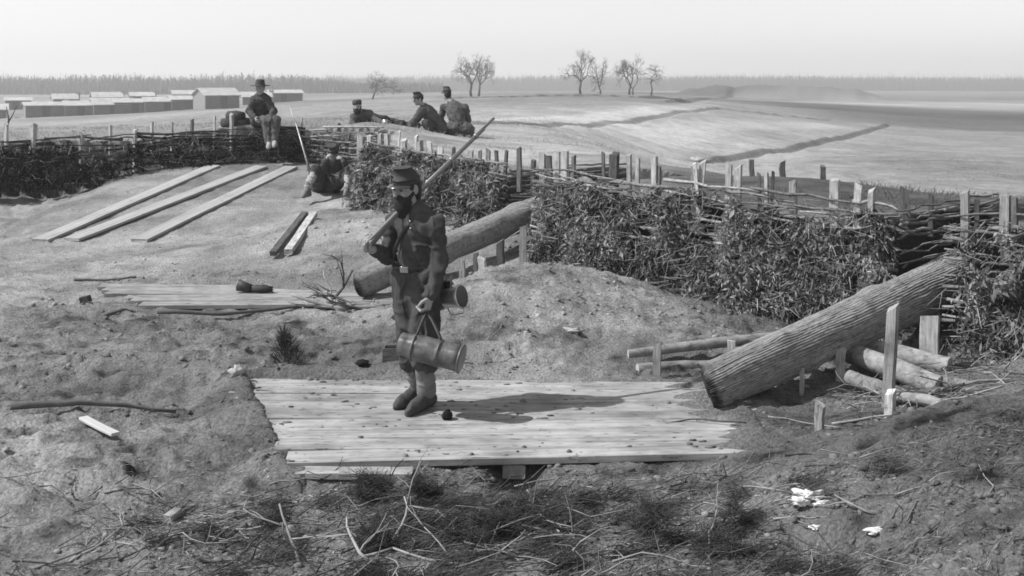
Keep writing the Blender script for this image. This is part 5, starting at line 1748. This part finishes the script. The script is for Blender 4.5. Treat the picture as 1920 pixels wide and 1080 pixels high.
def make_person(label, J, h=0.010, coat=M_wool, trous=M_trous, shoes=M_shoe, hat='kepi', hat_mat=None, face=(0, -1, 0), headup=(0, 0, 1), beard=0, sk=1.0, curlL=.7, curlR=.7, palmL=None, palmR=None,
                coat_len=0.0, loose=1.0, coat_res=None, fold=0.004, hair_long=False, group='soldiers at the earthwork', seed=1.0, gaiter=None, trous_to=1.0, base=None, slim=1.0):
    J = {k: (P(*v) if not isinstance(v, Vector) else v) for k, v in J.items()}
    low = min(v.z for v in J.values())
    b = base or Vector((J['pelvis'].x, J['pelvis'].y, low - .04))
    root = thing('person', b, label, 'person', group)
    r, fw, u = basis(face, headup)
    hc = J['head']
    lat = (J['shR'] - J['shL']).normalized()
    spine = (J['neck'] - J['pelvis']).normalized()
    fr = spine.cross(lat) if spine.cross(lat).dot(Vector(face)) > 0 else lat.cross(spine)
    fr = fr.normalized(); lat2 = fr.cross(spine)
    RT = Matrix((lat2, fr, spine)).transposed()
    chest = J.get('chest', J['pelvis'].lerp(J['neck'], .62))
    belly = J['pelvis'].lerp(chest, .45)
    # body (skin)
    f = Field(list(J.values()), h, .2)
    f.cap(J['neck'] - spine * .03, hc - u * .04, .056 * sk, .052 * sk, .03)
    head_into(f, hc, r, fw, u, sk)
    f.ell(chest, (.150 * slim, .100 * slim, .20), RT, .03); f.ell(belly, (.135 * slim, .095 * slim, .16), RT, .04)
    f.cap(J['hipL'], J['hipR'], .095, .095, .04); f.cap(J['pelvis'], belly, .12 * slim, .12 * slim, .04)
    f.cap(J['shL'], J['shR'], .055, .055, .04); f.cap(chest, J['neck'], .08, .055, .04)
    for S in 'LR':
        f.chain([J['sh' + S], J['el' + S], J['wr' + S]], [.046 * slim, .036 * slim, .026], .02)
        f.chain([J['hip' + S], J['kn' + S], J['an' + S]], [.075, .05, .036], .02)
        f.cap(J['an' + S], J['an' + S].lerp(J['toe' + S], .75), .030, .018, .02)
        dd = (J['wr' + S] - J['el' + S]).normalized()
        pn = {'L': palmL, 'R': palmR}[S]
        if pn is None: pn = -lat if S == 'R' else lat
        if 'ha' + S in J: dd = (J['ha' + S] - J['wr' + S]).normalized()
        hand_into(f, J['wr' + S], dd, pn, curlL if S == 'L' else curlR, 1 if S == 'R' else -1, sk)
    body = smooth_part('body', f, M_skin, root)
    # eyes
    for sg in (-1, 1):
        part('eye', blob(hc + fw * .082 * sk + r * (sg * .030 * sk) + u * .001, .012, .010, .009, 3, 10, 7, 0), M_eye, root, True)
    ch = coat_res or h
    # trousers
    tk = [J['hipL'], J['hipR'], J['knL'], J['knR'], J['anL'], J['anR'], J['pelvis'], belly]
    f = Field(tk, ch, .2)
    f.cap(J['hipL'], J['hipR'], .112 * loose, None, .04); f.cap(J['pelvis'], belly, .135 * slim, .13 * slim, .05)
    for S in 'LR':
        an = J['kn' + S].lerp(J['an' + S], trous_to)
        f.chain([J['hip' + S], J['kn' + S], an], [.105 * loose, .082 * loose, (.062 if trous_to > .9 else .080) * loose], .012)
    f.folds(fold * 1.1, 95, 16, seed).folds(fold * .7, 40, 60, seed * 1.3)
    smooth_part('trousers', f, trous, root)
    # coat: torso, collar, sleeves
    ck = [J['shL'], J['shR'], J['elL'], J['elR'], J['wrL'], J['wrR'], J['pelvis'], J['neck'], chest]
    f = Field(ck, ch, .24)
    f.ell(chest, (.182 * slim, .128 * slim, .235), RT, .04); f.ell(belly, (.165 * slim, .122 * slim, .19), RT, .05)
    f.cap(J['pelvis'].lerp(belly, .35), chest, .142 * slim, .13 * slim, .04)
    f.cap(J['shL'], J['shR'], .068, .068, .05)
    f.cap(chest + spine * .1, J['neck'] - spine * .005, .10, .068, .05)
    if coat_len > 0:
        for S in 'LR':
            f.cap(J['hip' + S], J['hip' + S].lerp(J['kn' + S], coat_len), .125 * loose, .13 * loose, .05)
        f.cap(J['hipL'], J['hipR'], .135, None, .05)
    for S in 'LR':
        f.chain([J['sh' + S], J['el' + S], J['el' + S].lerp(J['wr' + S], .97)], [.066 * slim, .057 * slim, .046 * slim ** .5], .02)
    f.folds(fold * 1.0, 50, 85, seed * 1.7).folds(fold * .8, 30, 36, seed)
    coat_o = smooth_part('coat', f, coat, root)
    # shoes
    for S in 'LR':
        an = J['an' + S]; to = J['toe' + S]
        dd = (to - an); dd.z *= .35
        f = Field([an, to], min(ch, .009), .14)
        heel = an - dd.normalized() * .05; heel.z = min(an.z, to.z + .02) - .0
        f.cap(heel + Vector((0, 0, -.0)), to, .038, .030, .02); f.cap(an + Vector((0, 0, .05)), heel, .048, .043, .03)
        f.cap(to - dd.normalized() * .05 + Vector((0, 0, .015)), an, .036, .046, .03)
        f.clip_below((0, 0, to.z - .028), (0, 0, -1)) if abs((to - an).normalized().z) < .8 else None
        f.folds(.007, 70, 70, seed + (1 if S == 'L' else 2))
        sh = smooth_part('shoe', f, shoes, root)
        if abs((to - an).normalized().z) < .8:
            f = Field([an, to], min(ch, .009), .14)
            f.cap(heel, to, .043, .035, .02).clip_below((0, 0, to.z - .014), (0, 0, 1)).clip_below((0, 0, to.z - .030), (0, 0, -1))
            smooth_part('sole', f, M_belt, sh)
        if gaiter:
            g0 = J['kn' + S].lerp(an, gaiter[1])
            f = Field([g0, an], ch, .12)
            f.cap(g0, an + Vector((0, 0, .02)), .064, .058, .02).folds(.011, 40, 90, seed + (1 if S == 'L' else 2))
            smooth_part('gaiter', f, gaiter[0], root)
    # hair and beard
    R = Matrix((r, fw, u)).transposed()
    f = Field([hc], min(h, .008), .26)
    f.ell(hc + u * .020 - fw * .010, (.080 * sk, .094 * sk, .090 * sk), R, .01)
    if hair_long: f.ell(hc - u * .045 - fw * .050, (.070 * sk, .048 * sk, .062 * sk), R, .03)
    f.clip_below(tuple(hc + fw * .052 + u * .02), tuple(fw * .93 + u * -.35))
    f.folds(.004, 120, 60, seed)
    smooth_part('hair', f, M_hair, root)
    if beard:
        f = Field([hc - u * .1], min(h, .008), .22)
        f.ell(hc - u * .085 + fw * .045, (.066 * sk, .060 * sk, .070 * beard), R, .02)
        f.ell(hc - u * (.10 + .04 * beard) + fw * .062, (.045 * sk, .038 * sk, .055 * beard), R, .03)
        for sg in (-1, 1): f.cap(hc - u * .02 + r * (sg * .072) + fw * .01, hc - u * .08 + r * (sg * .05) + fw * .06, .014, .022, .02)
        f.cap(hc - u * .043 + fw * .098 - r * .028, hc - u * .043 + fw * .098 + r * .028, .011, .011, .01)
        f.folds(.004, 130, 50, seed)
        smooth_part('beard', f, M_hair, root)
    # headgear
    hm = hat_mat or M_capm
    if hat == 'kepi':
        base_c = hc + u * .050
        o = part('cap', cap_mesh(base_c, r, fw, u, [(-.012, 0, .084, .102), (.0, 0, .087, .105), (.030, .0, .086, .104), (.033, .0, .081, .099), (.060, .012, .074, .086), (.066, .014, .076, .086), (.100, .034, .064, .068), (.1005, .034, .070, .074), (.108, .039, .070, .073), (.1085, .039, .062, .064), (.106, .038, .03, .03)]), hm, root, True)
        # visor: curved plate
        V = []; F = []; n = 16
        for k, (b0, dz) in enumerate(((.0, 0), (.055, -.016), (.055, -.021), (.0, -.005))):
            for i in range(n + 1):
                t = lerp(-1.15, 1.15, i / n)
                ext = b0 * math.cos(t * .98) ** .5 if abs(t) < 1.6 else 0
                V.append(base_c + u * (-.006 + dz * (math.cos(t) ** .8 if math.cos(t) > 0 else 0) - .010 * math.sin(t) ** 2) + fw * ((.108 + ext) * math.cos(t)) + r * ((.091 + ext * .55) * math.sin(t)))
        for k in range(4):
            for i in range(n):
                a = k * (n + 1) + i; b_ = ((k + 1) % 4) * (n + 1) + i
                F.append((a, a + 1, b_ + 1, b_))
        part('visor', (V, F), M_visor, o, True)
        part('cap_band', cap_mesh(base_c, r, fw, u, [(.010, 0, .0925, .1105), (.013, 0, .0935, .1115), (.019, 0, .0935, .1115), (.022, 0, .0925, .1105)]), M_belt, o, True)
    elif hat == 'brim':
        base_c = hc + u * .055
        o = part('hat', cap_mesh(base_c, r, fw, u, [(-.004, 0, .185, .19), (.004, 0, .186, .191), (.004, 0, .10, .118), (.03, 0, .092, .108), (.10, 0, .080, .092), (.118, 0, .066, .076), (.108, 0, .03, .04)]), hm, root, True)
    elif hat == 'soft':
        base_c = hc + u * .05
        part('cap', cap_mesh(base_c, r, fw, u, [(-.01, 0, .088, .106), (.02, 0, .090, .108), (.05, -.005, .094, .112), (.075, -.008, .085, .10), (.09, -.01, .05, .06)]), hm, root, True)
    return root, J, dict(r=r, fw=fw, u=u, lat=lat2, fr=fr, spine=spine, chest=chest, belly=belly)


def on_z(px, py, Y, z):
    v = P(px, py, Y); v.z = z
    return v


# --- the standing soldier
PLZ = 0.052
sj = dict(head=(763, 353, 8.33), neck=(772, 391, 8.37), chest=(784, 434, 8.38), pelvis=(781, 512, 8.40), shL=(817, 417, 8.28), elL=(823, 489, 8.30), wrL=(806, 553, 8.20), haL=(800, 592, 8.17),
          shR=(742, 416, 8.47), elR=(727, 480, 8.44), wrR=(703, 470, 8.24), haR=(684, 461, 8.15), hipL=(797, 522, 8.34), hipR=(765, 522, 8.45), knL=(795, 640, 8.27), knR=(768, 640, 8.38),
          anL=on_z(800, 752, 8.36, PLZ + .095), anR=on_z(783, 745, 8.50, PLZ + .095), toeL=on_z(767, 770, 8.17, PLZ + .030), toeR=on_z(744, 765, 8.33, PLZ + .030))
soldier, SJ, SB = make_person('bearded soldier standing on planks with musket on shoulder, carrying a canister', sj, 0.0065, M_wool, M_trous, M_shoe, 'kepi', None, (-0.62, -0.76, -0.10), (0.04, 0, 1), 1.15,
                              1.06, 1.15, 1.15, Vector((-.8, .3, 0)), Vector((.35, .25, .9)), 0.0, 1.12, 0.007, 0.011, True, seed=2.0, gaiter=(M_gaiter, .30), trous_to=.36, slim=.90, base=Vector((P(785, 775, 8.35).x, 8.35, PLZ)))
# open jacket front showing the shirt, belt, cross strap
r_, fr_, sp_ = SB['lat'], SB['fr'], SB['spine']
f = Field([SB['chest'], SJ['neck'], SB['belly']], .009, .18)
RT = Matrix((r_, fr_, sp_)).transposed()
f.ell(SB['chest'] + fr_ * .082 + sp_ * .02 + r_ * .012, (.038, .046, .175), RT, .02); f.cap(SJ['neck'] - sp_ * .02, SJ['neck'] + sp_ * .02 + fr_ * .005, .064, .060, .02)
f.folds(.003, 60, 40, 1.0)
smooth_part('shirt', f, M_shirt, soldier)


def torso_loop(z_off, half_w, half_d, n=36, centre=None, tilt=None):
    c = centre + sp_ * z_off
    out = []
    for i in range(n + 1):
        t = 2 * math.pi * i / n
        p = c + r_ * (half_w * math.sin(t)) + fr_ * (half_d * math.cos(t))
        if tilt: p += sp_ * tilt(math.sin(t), math.cos(t))
        out.append(p)
    return out


def ribbon(pts, w, th, axis):
    V = []; F = []
    n = len(pts)
    for i, p in enumerate(pts):
        d = (pts[min(i + 1, n - 1)] - pts[max(i - 1, 0)]).normalized()
        ax = axis(i) if callable(axis) else axis
        ax = (ax - d * ax.dot(d)).normalized(); o = d.cross(ax)
        for a, b in ((-1, -1), (1, -1), (1, 1), (-1, 1)):
            V.append(p + ax * (a * w / 2) + o * (b * th / 2))
    for i in range(n - 1):
        for k in range(4):
            F.append((i * 4 + k, i * 4 + (k + 1) % 4, (i + 1) * 4 + (k + 1) % 4, (i + 1) * 4 + k))
    F.append((3, 2, 1, 0)); F.append(tuple((n - 1) * 4 + k for k in range(4)))
    return V, F


belt_c = SJ['pelvis'].lerp(SB['belly'], .42)
belt = part('belt', ribbon(torso_loop(0, .160, .143, 40, belt_c), .045, .006, sp_), M_belt, soldier, True)
part('buckle', xform(box(.07, .012, .045, .0, 1, .004), Matrix.Translation(belt_c + fr_ * .148) @ Matrix((r_, fr_, sp_)).transposed().to_4x4()), M_brass, belt)
strap_pts = []
for i in range(15):
    t = i / 14
    a = SJ['shL'].lerp(SJ['neck'], .55) + sp_ * .035
    e = SJ['hipR'] + sp_ * .08 + r_ * .09
    p = a.lerp(e, t) + fr_ * (.150 * math.sin(math.pi * min(1, t * .92 + .04)) ** .6 - .01)
    strap_pts.append(p)
part('cross_strap', ribbon(strap_pts, .03, .005, lambda i: r_), M_belt, soldier, True)
for k in range(6):
    p = SB['chest'] + sp_ * (.10 - .052 * k) + fr_ * (.130 - .004 * k) - r_ * (.035 - .003 * k)
    part('button', blob(p, .008, .008, .008, 3, 8, 6, 0), M_brass, soldier, True)


# musket on the right shoulder
def musket(name, label, butt, muzzle, up, bayonet=False, stock_mat=M_stock):
    butt = Vector(butt); muzzle = Vector(muzzle)
    root = thing(name, butt, label, 'musket', 'muskets')
    R = frame_from(muzzle - butt, up)
    M = Matrix.Translation(butt) @ R.to_4x4()
    L = (muzzle - butt).length
    k = L / 1.42

    def sec(prof, n=10):
        V = []; F = []
        for x, y0, hw, hh in prof:
            for i in range(n):
                t = 2 * math.pi * i / n
                V.append(M @ Vector((x * k, hw * math.cos(t), y0 + hh * math.sin(t))))
        for j in range(len(prof) - 1):
            for i in range(n):
                F.append((j * n + i, j * n + (i + 1) % n, (j + 1) * n + (i + 1) % n, (j + 1) * n + i))
        F.append(tuple(range(n - 1, -1, -1))); F.append(tuple((len(prof) - 1) * n + i for i in range(n)))
        return V, F
    part('stock', sec([(0, -.055, .022, .058), (.03, -.055, .024, .060), (.15, -.038, .022, .046), (.28, -.015, .019, .030), (.36, -.004, .018, .022), (.42, 0, .021, .026), (.55, .0, .020, .022), (1.0, .004, .016, .017), (1.30, .006, .014, .015)]), stock_mat, root, True)
    part('butt_plate', sec([(-.006, -.055, .021, .057), (.002, -.055, .023, .059)]), M_steel, root, True)
    part('barrel', sec([(.40, .018, .014, .014), (.6, .018, .013, .013), (1.42, .018, .0105, .0105)]), M_steel, root, True)
    for x in (.66, .92, 1.2):
        part('barrel_band', sec([(x, .008, .021, .024), (x + .014, .008, .021, .024)]), M_steel, root, True)
    lk = part('lock', xform(box(.13, .008, .028, 0, 1, .003), M @ Matrix.Translation((.42 * k, .024, .0))), M_steel, root)
    part('hammer', tube([M @ Vector((.40 * k, .028, .005)), M @ Vector((.385 * k, .030, .04)), M @ Vector((.41 * k, .028, .058))], [.007, .006, .005], 6), M_steel, lk, True)
    tg = [M @ Vector((.34 * k + .14 * t, 0, -.022 - .030 * math.sin(math.pi * t))) for t in np.linspace(0, 1, 8)]
    part('trigger_guard', tube(tg, .0045, 6), M_brass, root, True)
    part('ramrod', tube([M @ Vector((.7 * k, 0, -.014)), M @ Vector((1.40 * k, 0, -.002))], .004, 6), M_steel, root, True)
    if bayonet:
        part('bayonet', tube([M @ Vector((1.36 * k, .0, .0)), M @ Vector((1.42 * k, .018, .005)), M @ Vector((1.86 * k, .018, .012))], [.012, .010, .002], 6), M_steel, root, True)
    return root


musket('musket', 'musket resting on the standing soldier\'s shoulder, muzzle up to the right', P(684, 458, 8.12), P(926, 224, 8.78), Vector((-.25, -1, .35)))


# canister and strap in his left hand
def lathe(M, prof, n=32, dent=0.0):
    V = []; F = []
    for x, rr in prof:
        for i in range(n):
            t = 2 * math.pi * i / n
            q = rr * (1 + dent * float(fbm(np.array([x * 14]), np.array([math.cos(t) * 1.5 + math.sin(t) * 2.1]), 91, 2)[0]))
            V.append(M @ Vector((x, q * math.cos(t), q * math.sin(t))))
    for j in range(len(prof) - 1):
        for i in range(n):
            F.append((j * n + i, j * n + (i + 1) % n, (j + 1) * n + (i + 1) % n, (j + 1) * n + i))
    F.append(tuple(range(n - 1, -1, -1))); F.append(tuple((len(prof) - 1) * n + i for i in range(n)))
    return V, F


ca = P(750, 644, 8.13); cb = P(865, 673, 8.03)
root = thing('canister', (ca + cb) / 2 - Vector((0, 0, .12)), 'dark tin canister with flared open end hanging from the soldier\'s left hand', 'canister')
Mc = Matrix.Translation(ca) @ frame_from(cb - ca).to_4x4()
Lc = (cb - ca).length
part('can_body', lathe(Mc, [(.0, .070), (.004, .076), (.045, .078), (.085, .080), (.095, .088)] + [(x_, .088 + .006 * (x_ - .1) / .3) for x_ in np.linspace(.12, Lc - .17, 9)] + [(Lc - .16, .094), (Lc - .15, .087), (Lc - .10, .088), (Lc - .05, .090), (Lc - .005, .092)], 40, .11), M_tin_dark, root, True)
part('rim', lathe(Mc, [(Lc - .012, .092), (Lc - .008, .099), (Lc + .004, .100), (Lc + .006, .094)]), M_tin_dark, root, True)
part('open_mouth', lathe(Mc, [(Lc + .0065, .093), (Lc + .0075, .08)]), M_eye, root)
for x in (.10, Lc - .165):
    part('hoop', lathe(Mc, [(x, .088), (x + .002, .0955), (x + .012, .0960), (x + .014, .089)]), M_tin_dark, root, True)
grip = SJ['wrL'].lerp(SJ['haL'], .75) + Vector((0, 0, -.01))
s0 = Mc @ Vector((.11, 0, .086)); s1 = Mc @ Vector((Lc - .16, 0, .090))
part('strap', ribbon([s0.lerp(grip, t) + Vector((0, -.004, .012 * math.sin(math.pi * t))) for t in np.linspace(0, 1, 9)] + [grip.lerp(s1, t) + Vector((0, -.004, .012 * math.sin(math.pi * t))) for t in np.linspace(.05, 1, 9)], .026, .008, Vector((0.5, 1, 0))), material('strap_leather', .10, .3, (9, 9, 9), .7, .2), root, True)

# tin cup behind his left hip
cc0 = P(834, 560, 8.42); cc1 = P(863, 556, 8.36)
root = thing('tin_cup', (cc0 + cc1) / 2 - Vector((0, 0, .09)), 'shiny tin cup hanging behind the soldier\'s left hip', 'cup')
Mu = Matrix.Translation(cc0) @ frame_from(cc1 - cc0).to_4x4()
Lu = (cc1 - cc0).length
part('cup_body', lathe(Mu, [(0, .060), (.006, .066), (Lu - .01, .078), (Lu, .080)]), M_tin, root, True)
part('cup_rim', lathe(Mu, [(Lu - .002, .081), (Lu + .006, .089), (Lu + .012, .088), (Lu + .014, .080)]), M_tin, root, True)
part('cup_mouth', lathe(Mu, [(Lu + .0145, .079), (Lu + .0155, .05)]), M_eye, root)
part('handle', tube([Mu @ Vector((.01, 0, -.066)), Mu @ Vector((.03, 0, -.12)), Mu @ Vector((Lu, .0, -.12)), Mu @ Vector((Lu + .02, 0, -.08))], .005, 6), M_tin, root, True)
# haversack behind the hip that the cup is strapped to
hv = P(825, 545, 8.52)
f = Field([hv], .012, .25)
f.ell(hv, (.06, .12, .12), None, .02).ell(hv + Vector((0, .02, -.05)), (.065, .13, .09), None, .04).folds(.004, 40, 30, .4)
o = thing('haversack', hv - Vector((0, 0, .14)), 'black haversack slung behind the standing soldier\'s hip', 'haversack')
smooth_part('bag', f, M_belt, o)
part('flap', xform(box(.20, .02, .12, .004, 2, .006), MAT(hv + Vector((.07, 0, .03)), (0.05, 1, 0))), M_belt, o)

# --- man in a hat seated on the wall
wj = dict(head=(488, 166, 22.0), neck=(489, 179, 22.05), chest=(490, 196, 22.1), pelvis=(490, 222, 22.2), shL=(501, 187, 22.0), shR=(477, 187, 22.0), elL=(513, 208, 21.95), wrL=(508, 220, 21.7),
          elR=(467, 208, 21.95), wrR=(478, 222, 21.75), hipL=(498, 225, 22.15), hipR=(482, 225, 22.15), knL=(517, 226, 21.72), knR=(500, 228, 21.72), anL=(515, 265, 21.62), anR=(505, 268, 21.62), toeL=(514, 274, 21.42), toeR=(503, 277, 21.42))
make_person('man in a brimmed hat seated on the far brush wall with legs hanging', wj, 0.012, M_wool, M_trous_l, material('pale_shoe', .3, .2, (14, 14, 14), .8, .2), 'brim', M_capm, (-.1, -1, -.05), seed=3.0, beard=0, fold=.012, loose=1.05)
# --- man hunched on the ground with his musket
hj = dict(head=(626, 285, 19.25), neck=(632, 297, 19.4), chest=(628, 315, 19.5), pelvis=(612, 346, 19.75), shL=(652, 302, 19.4), shR=(612, 302, 19.4), elL=(657, 328, 19.2), wrL=(644, 304, 19.05), elR=(602, 328, 19.2), wrR=(612, 300, 19.05),
          hipL=(622, 350, 19.7), hipR=(600, 350, 19.7), knL=(652, 322, 19.1), knR=(592, 318, 19.1), anL=(652, 352, 18.9), anR=(577, 352, 18.85), toeL=(646, 366, 18.7), toeR=(569, 368, 18.65))
make_person('soldier hunched on the ground with knees drawn up beside his musket', hj, 0.012, M_wool, M_wool, M_gaiter, 'kepi', None, (-.25, -.85, -.5), (0, -.5, 1), 0, 1.0, .9, .9, coat_len=.5, seed=4.0, gaiter=(material('pale_gaiter', .34, .2, (14, 14, 14), .9, .3), .05), fold=.010, trous_to=.2)
musket('musket', 'musket leaning upright beside the soldier hunched on the ground', P(590, 352, 19.6), P(555, 231, 19.9), Vector((0, -1, .2)), True)
# --- man reclining beyond the wall
rj = dict(head=(670, 200, 23.0), neck=(674, 213, 23.1), chest=(684, 222, 23.2), pelvis=(718, 232, 23.5), shL=(692, 213, 23.1), shR=(664, 219, 23.0), elL=(706, 226, 22.95), wrL=(716, 231, 22.8), elR=(660, 236, 22.9), wrR=(676, 236, 22.75),
          hipL=(720, 228, 23.5), hipR=(722, 235, 23.5), knL=(750, 234, 23.8), knR=(752, 237, 23.8), anL=(778, 237, 24.1), anR=(780, 239, 24.1), toeL=(786, 232, 24.1), toeR=(788, 236, 24.2))
make_person('man in a dark cap reclining on his elbow beyond the wattle wall', rj, 0.012, M_wool2, M_trous, M_shoe, 'soft', None, (-.1, -1, .0), (-.1, 0, 1), .6, seed=5.0, fold=.012)
v = P(722, 229, 22.75)
root = thing('tin_mug', v - Vector((0, 0, .06)), 'tin mug in the hand of the reclining man', 'mug')
part('mug_body', lathe(MAT(v - Vector((0, 0, .05)), (0, 0, 1)), [(0, .045), (.01, .048), (.10, .048)], 16), M_tin, root, True)
part('handle', tube([v + Vector((.048, 0, -.03)), v + Vector((.085, 0, -.02)), v + Vector((.085, 0, .02)), v + Vector((.048, 0, .035))], .006, 5), M_tin, root, True)
# --- crouching man reaching for a pan
cj = dict(head=(785, 186, 23.9), neck=(796, 200, 23.95), chest=(806, 215, 24.0), pelvis=(824, 240, 24.2), shR=(796, 208, 24.15), shL=(790, 208, 23.75), elL=(772, 232, 23.65), wrL=(757, 248, 23.6), elR=(778, 228, 24.25), wrR=(768, 244, 24.2),
          hipL=(824, 244, 24.1), hipR=(826, 243, 24.35), knL=(800, 232, 23.7), knR=(803, 230, 24.5), anL=(812, 257, 23.75), anR=(815, 256, 24.5), toeL=(800, 262, 23.7), toeR=(803, 261, 24.5))
make_person('capped man crouching on the parapet reaching towards a pan', cj, 0.012, M_wool2, M_trous, M_shoe, 'kepi', None, (-.9, -.4, -.15), (.1, 0, 1), 0, 1.0, seed=6.0, fold=.012, coat_len=.15)
v = P(747, 251, 23.5); v.z = gz(v.x, v.y) + .06
root = thing('cooking_pan', v - Vector((0, 0, .05)), 'small dark cooking pan under the crouching man\'s hand', 'pan')
part('pan_body', lathe(MAT(v - Vector((0, 0, .05)), (0, 0, 1)), [(0, .08), (.01, .095), (.08, .115), (.085, .12)], 20), M_tin_dark, root, True)
part('handle', tube([v + Vector((-.11, 0, .03)), v + Vector((-.26, -.02, .06))], .01, 6), M_tin_dark, root, True)
# --- kneeling man with his back turned
kj = dict(head=(838, 176, 24.75), neck=(846, 190, 24.7), chest=(854, 210, 24.6), pelvis=(862, 240, 24.5), shL=(832, 202, 24.75), shR=(872, 202, 24.6), elL=(826, 225, 24.9), wrL=(838, 236, 25.0), elR=(878, 226, 24.75), wrR=(862, 232, 24.95),
          hipL=(850, 244, 24.55), hipR=(874, 244, 24.5), knL=(840, 256, 24.95), knR=(872, 257, 24.95), anL=(858, 258, 24.4), anR=(878, 258, 24.4), toeL=(862, 258, 24.2), toeR=(880, 258, 24.2))
make_person('kneeling man in a long grey coat seen from behind', kj, 0.012, M_wool2, M_wool, M_shoe, 'kepi', None, (-.55, .8, -.1), (.1, 0, 1), 0, 1.0, coat_len=.75, loose=1.35, seed=7.0, fold=.013, hair_long=True)
v = P(862, 245, 24.15)
# bundle beside the seated man
v = P(442, 222, 22.3); v.z = gz(v.x, v.y)
root = thing('blanket_bundle', v, 'dark rolled blanket bundle left of the seated man in hat', 'bundle')
for k, (dx, dz) in enumerate(((-.10, .08), (.10, .09), (0, .21))):
    part('roll', tube([v + Vector((dx - .16, .05, dz)), v + Vector((dx, 0, dz + .01)), v + Vector((dx + .16, -.05, dz))], [.09, .10, .085], 12, True, .06), M_wool, root, True)
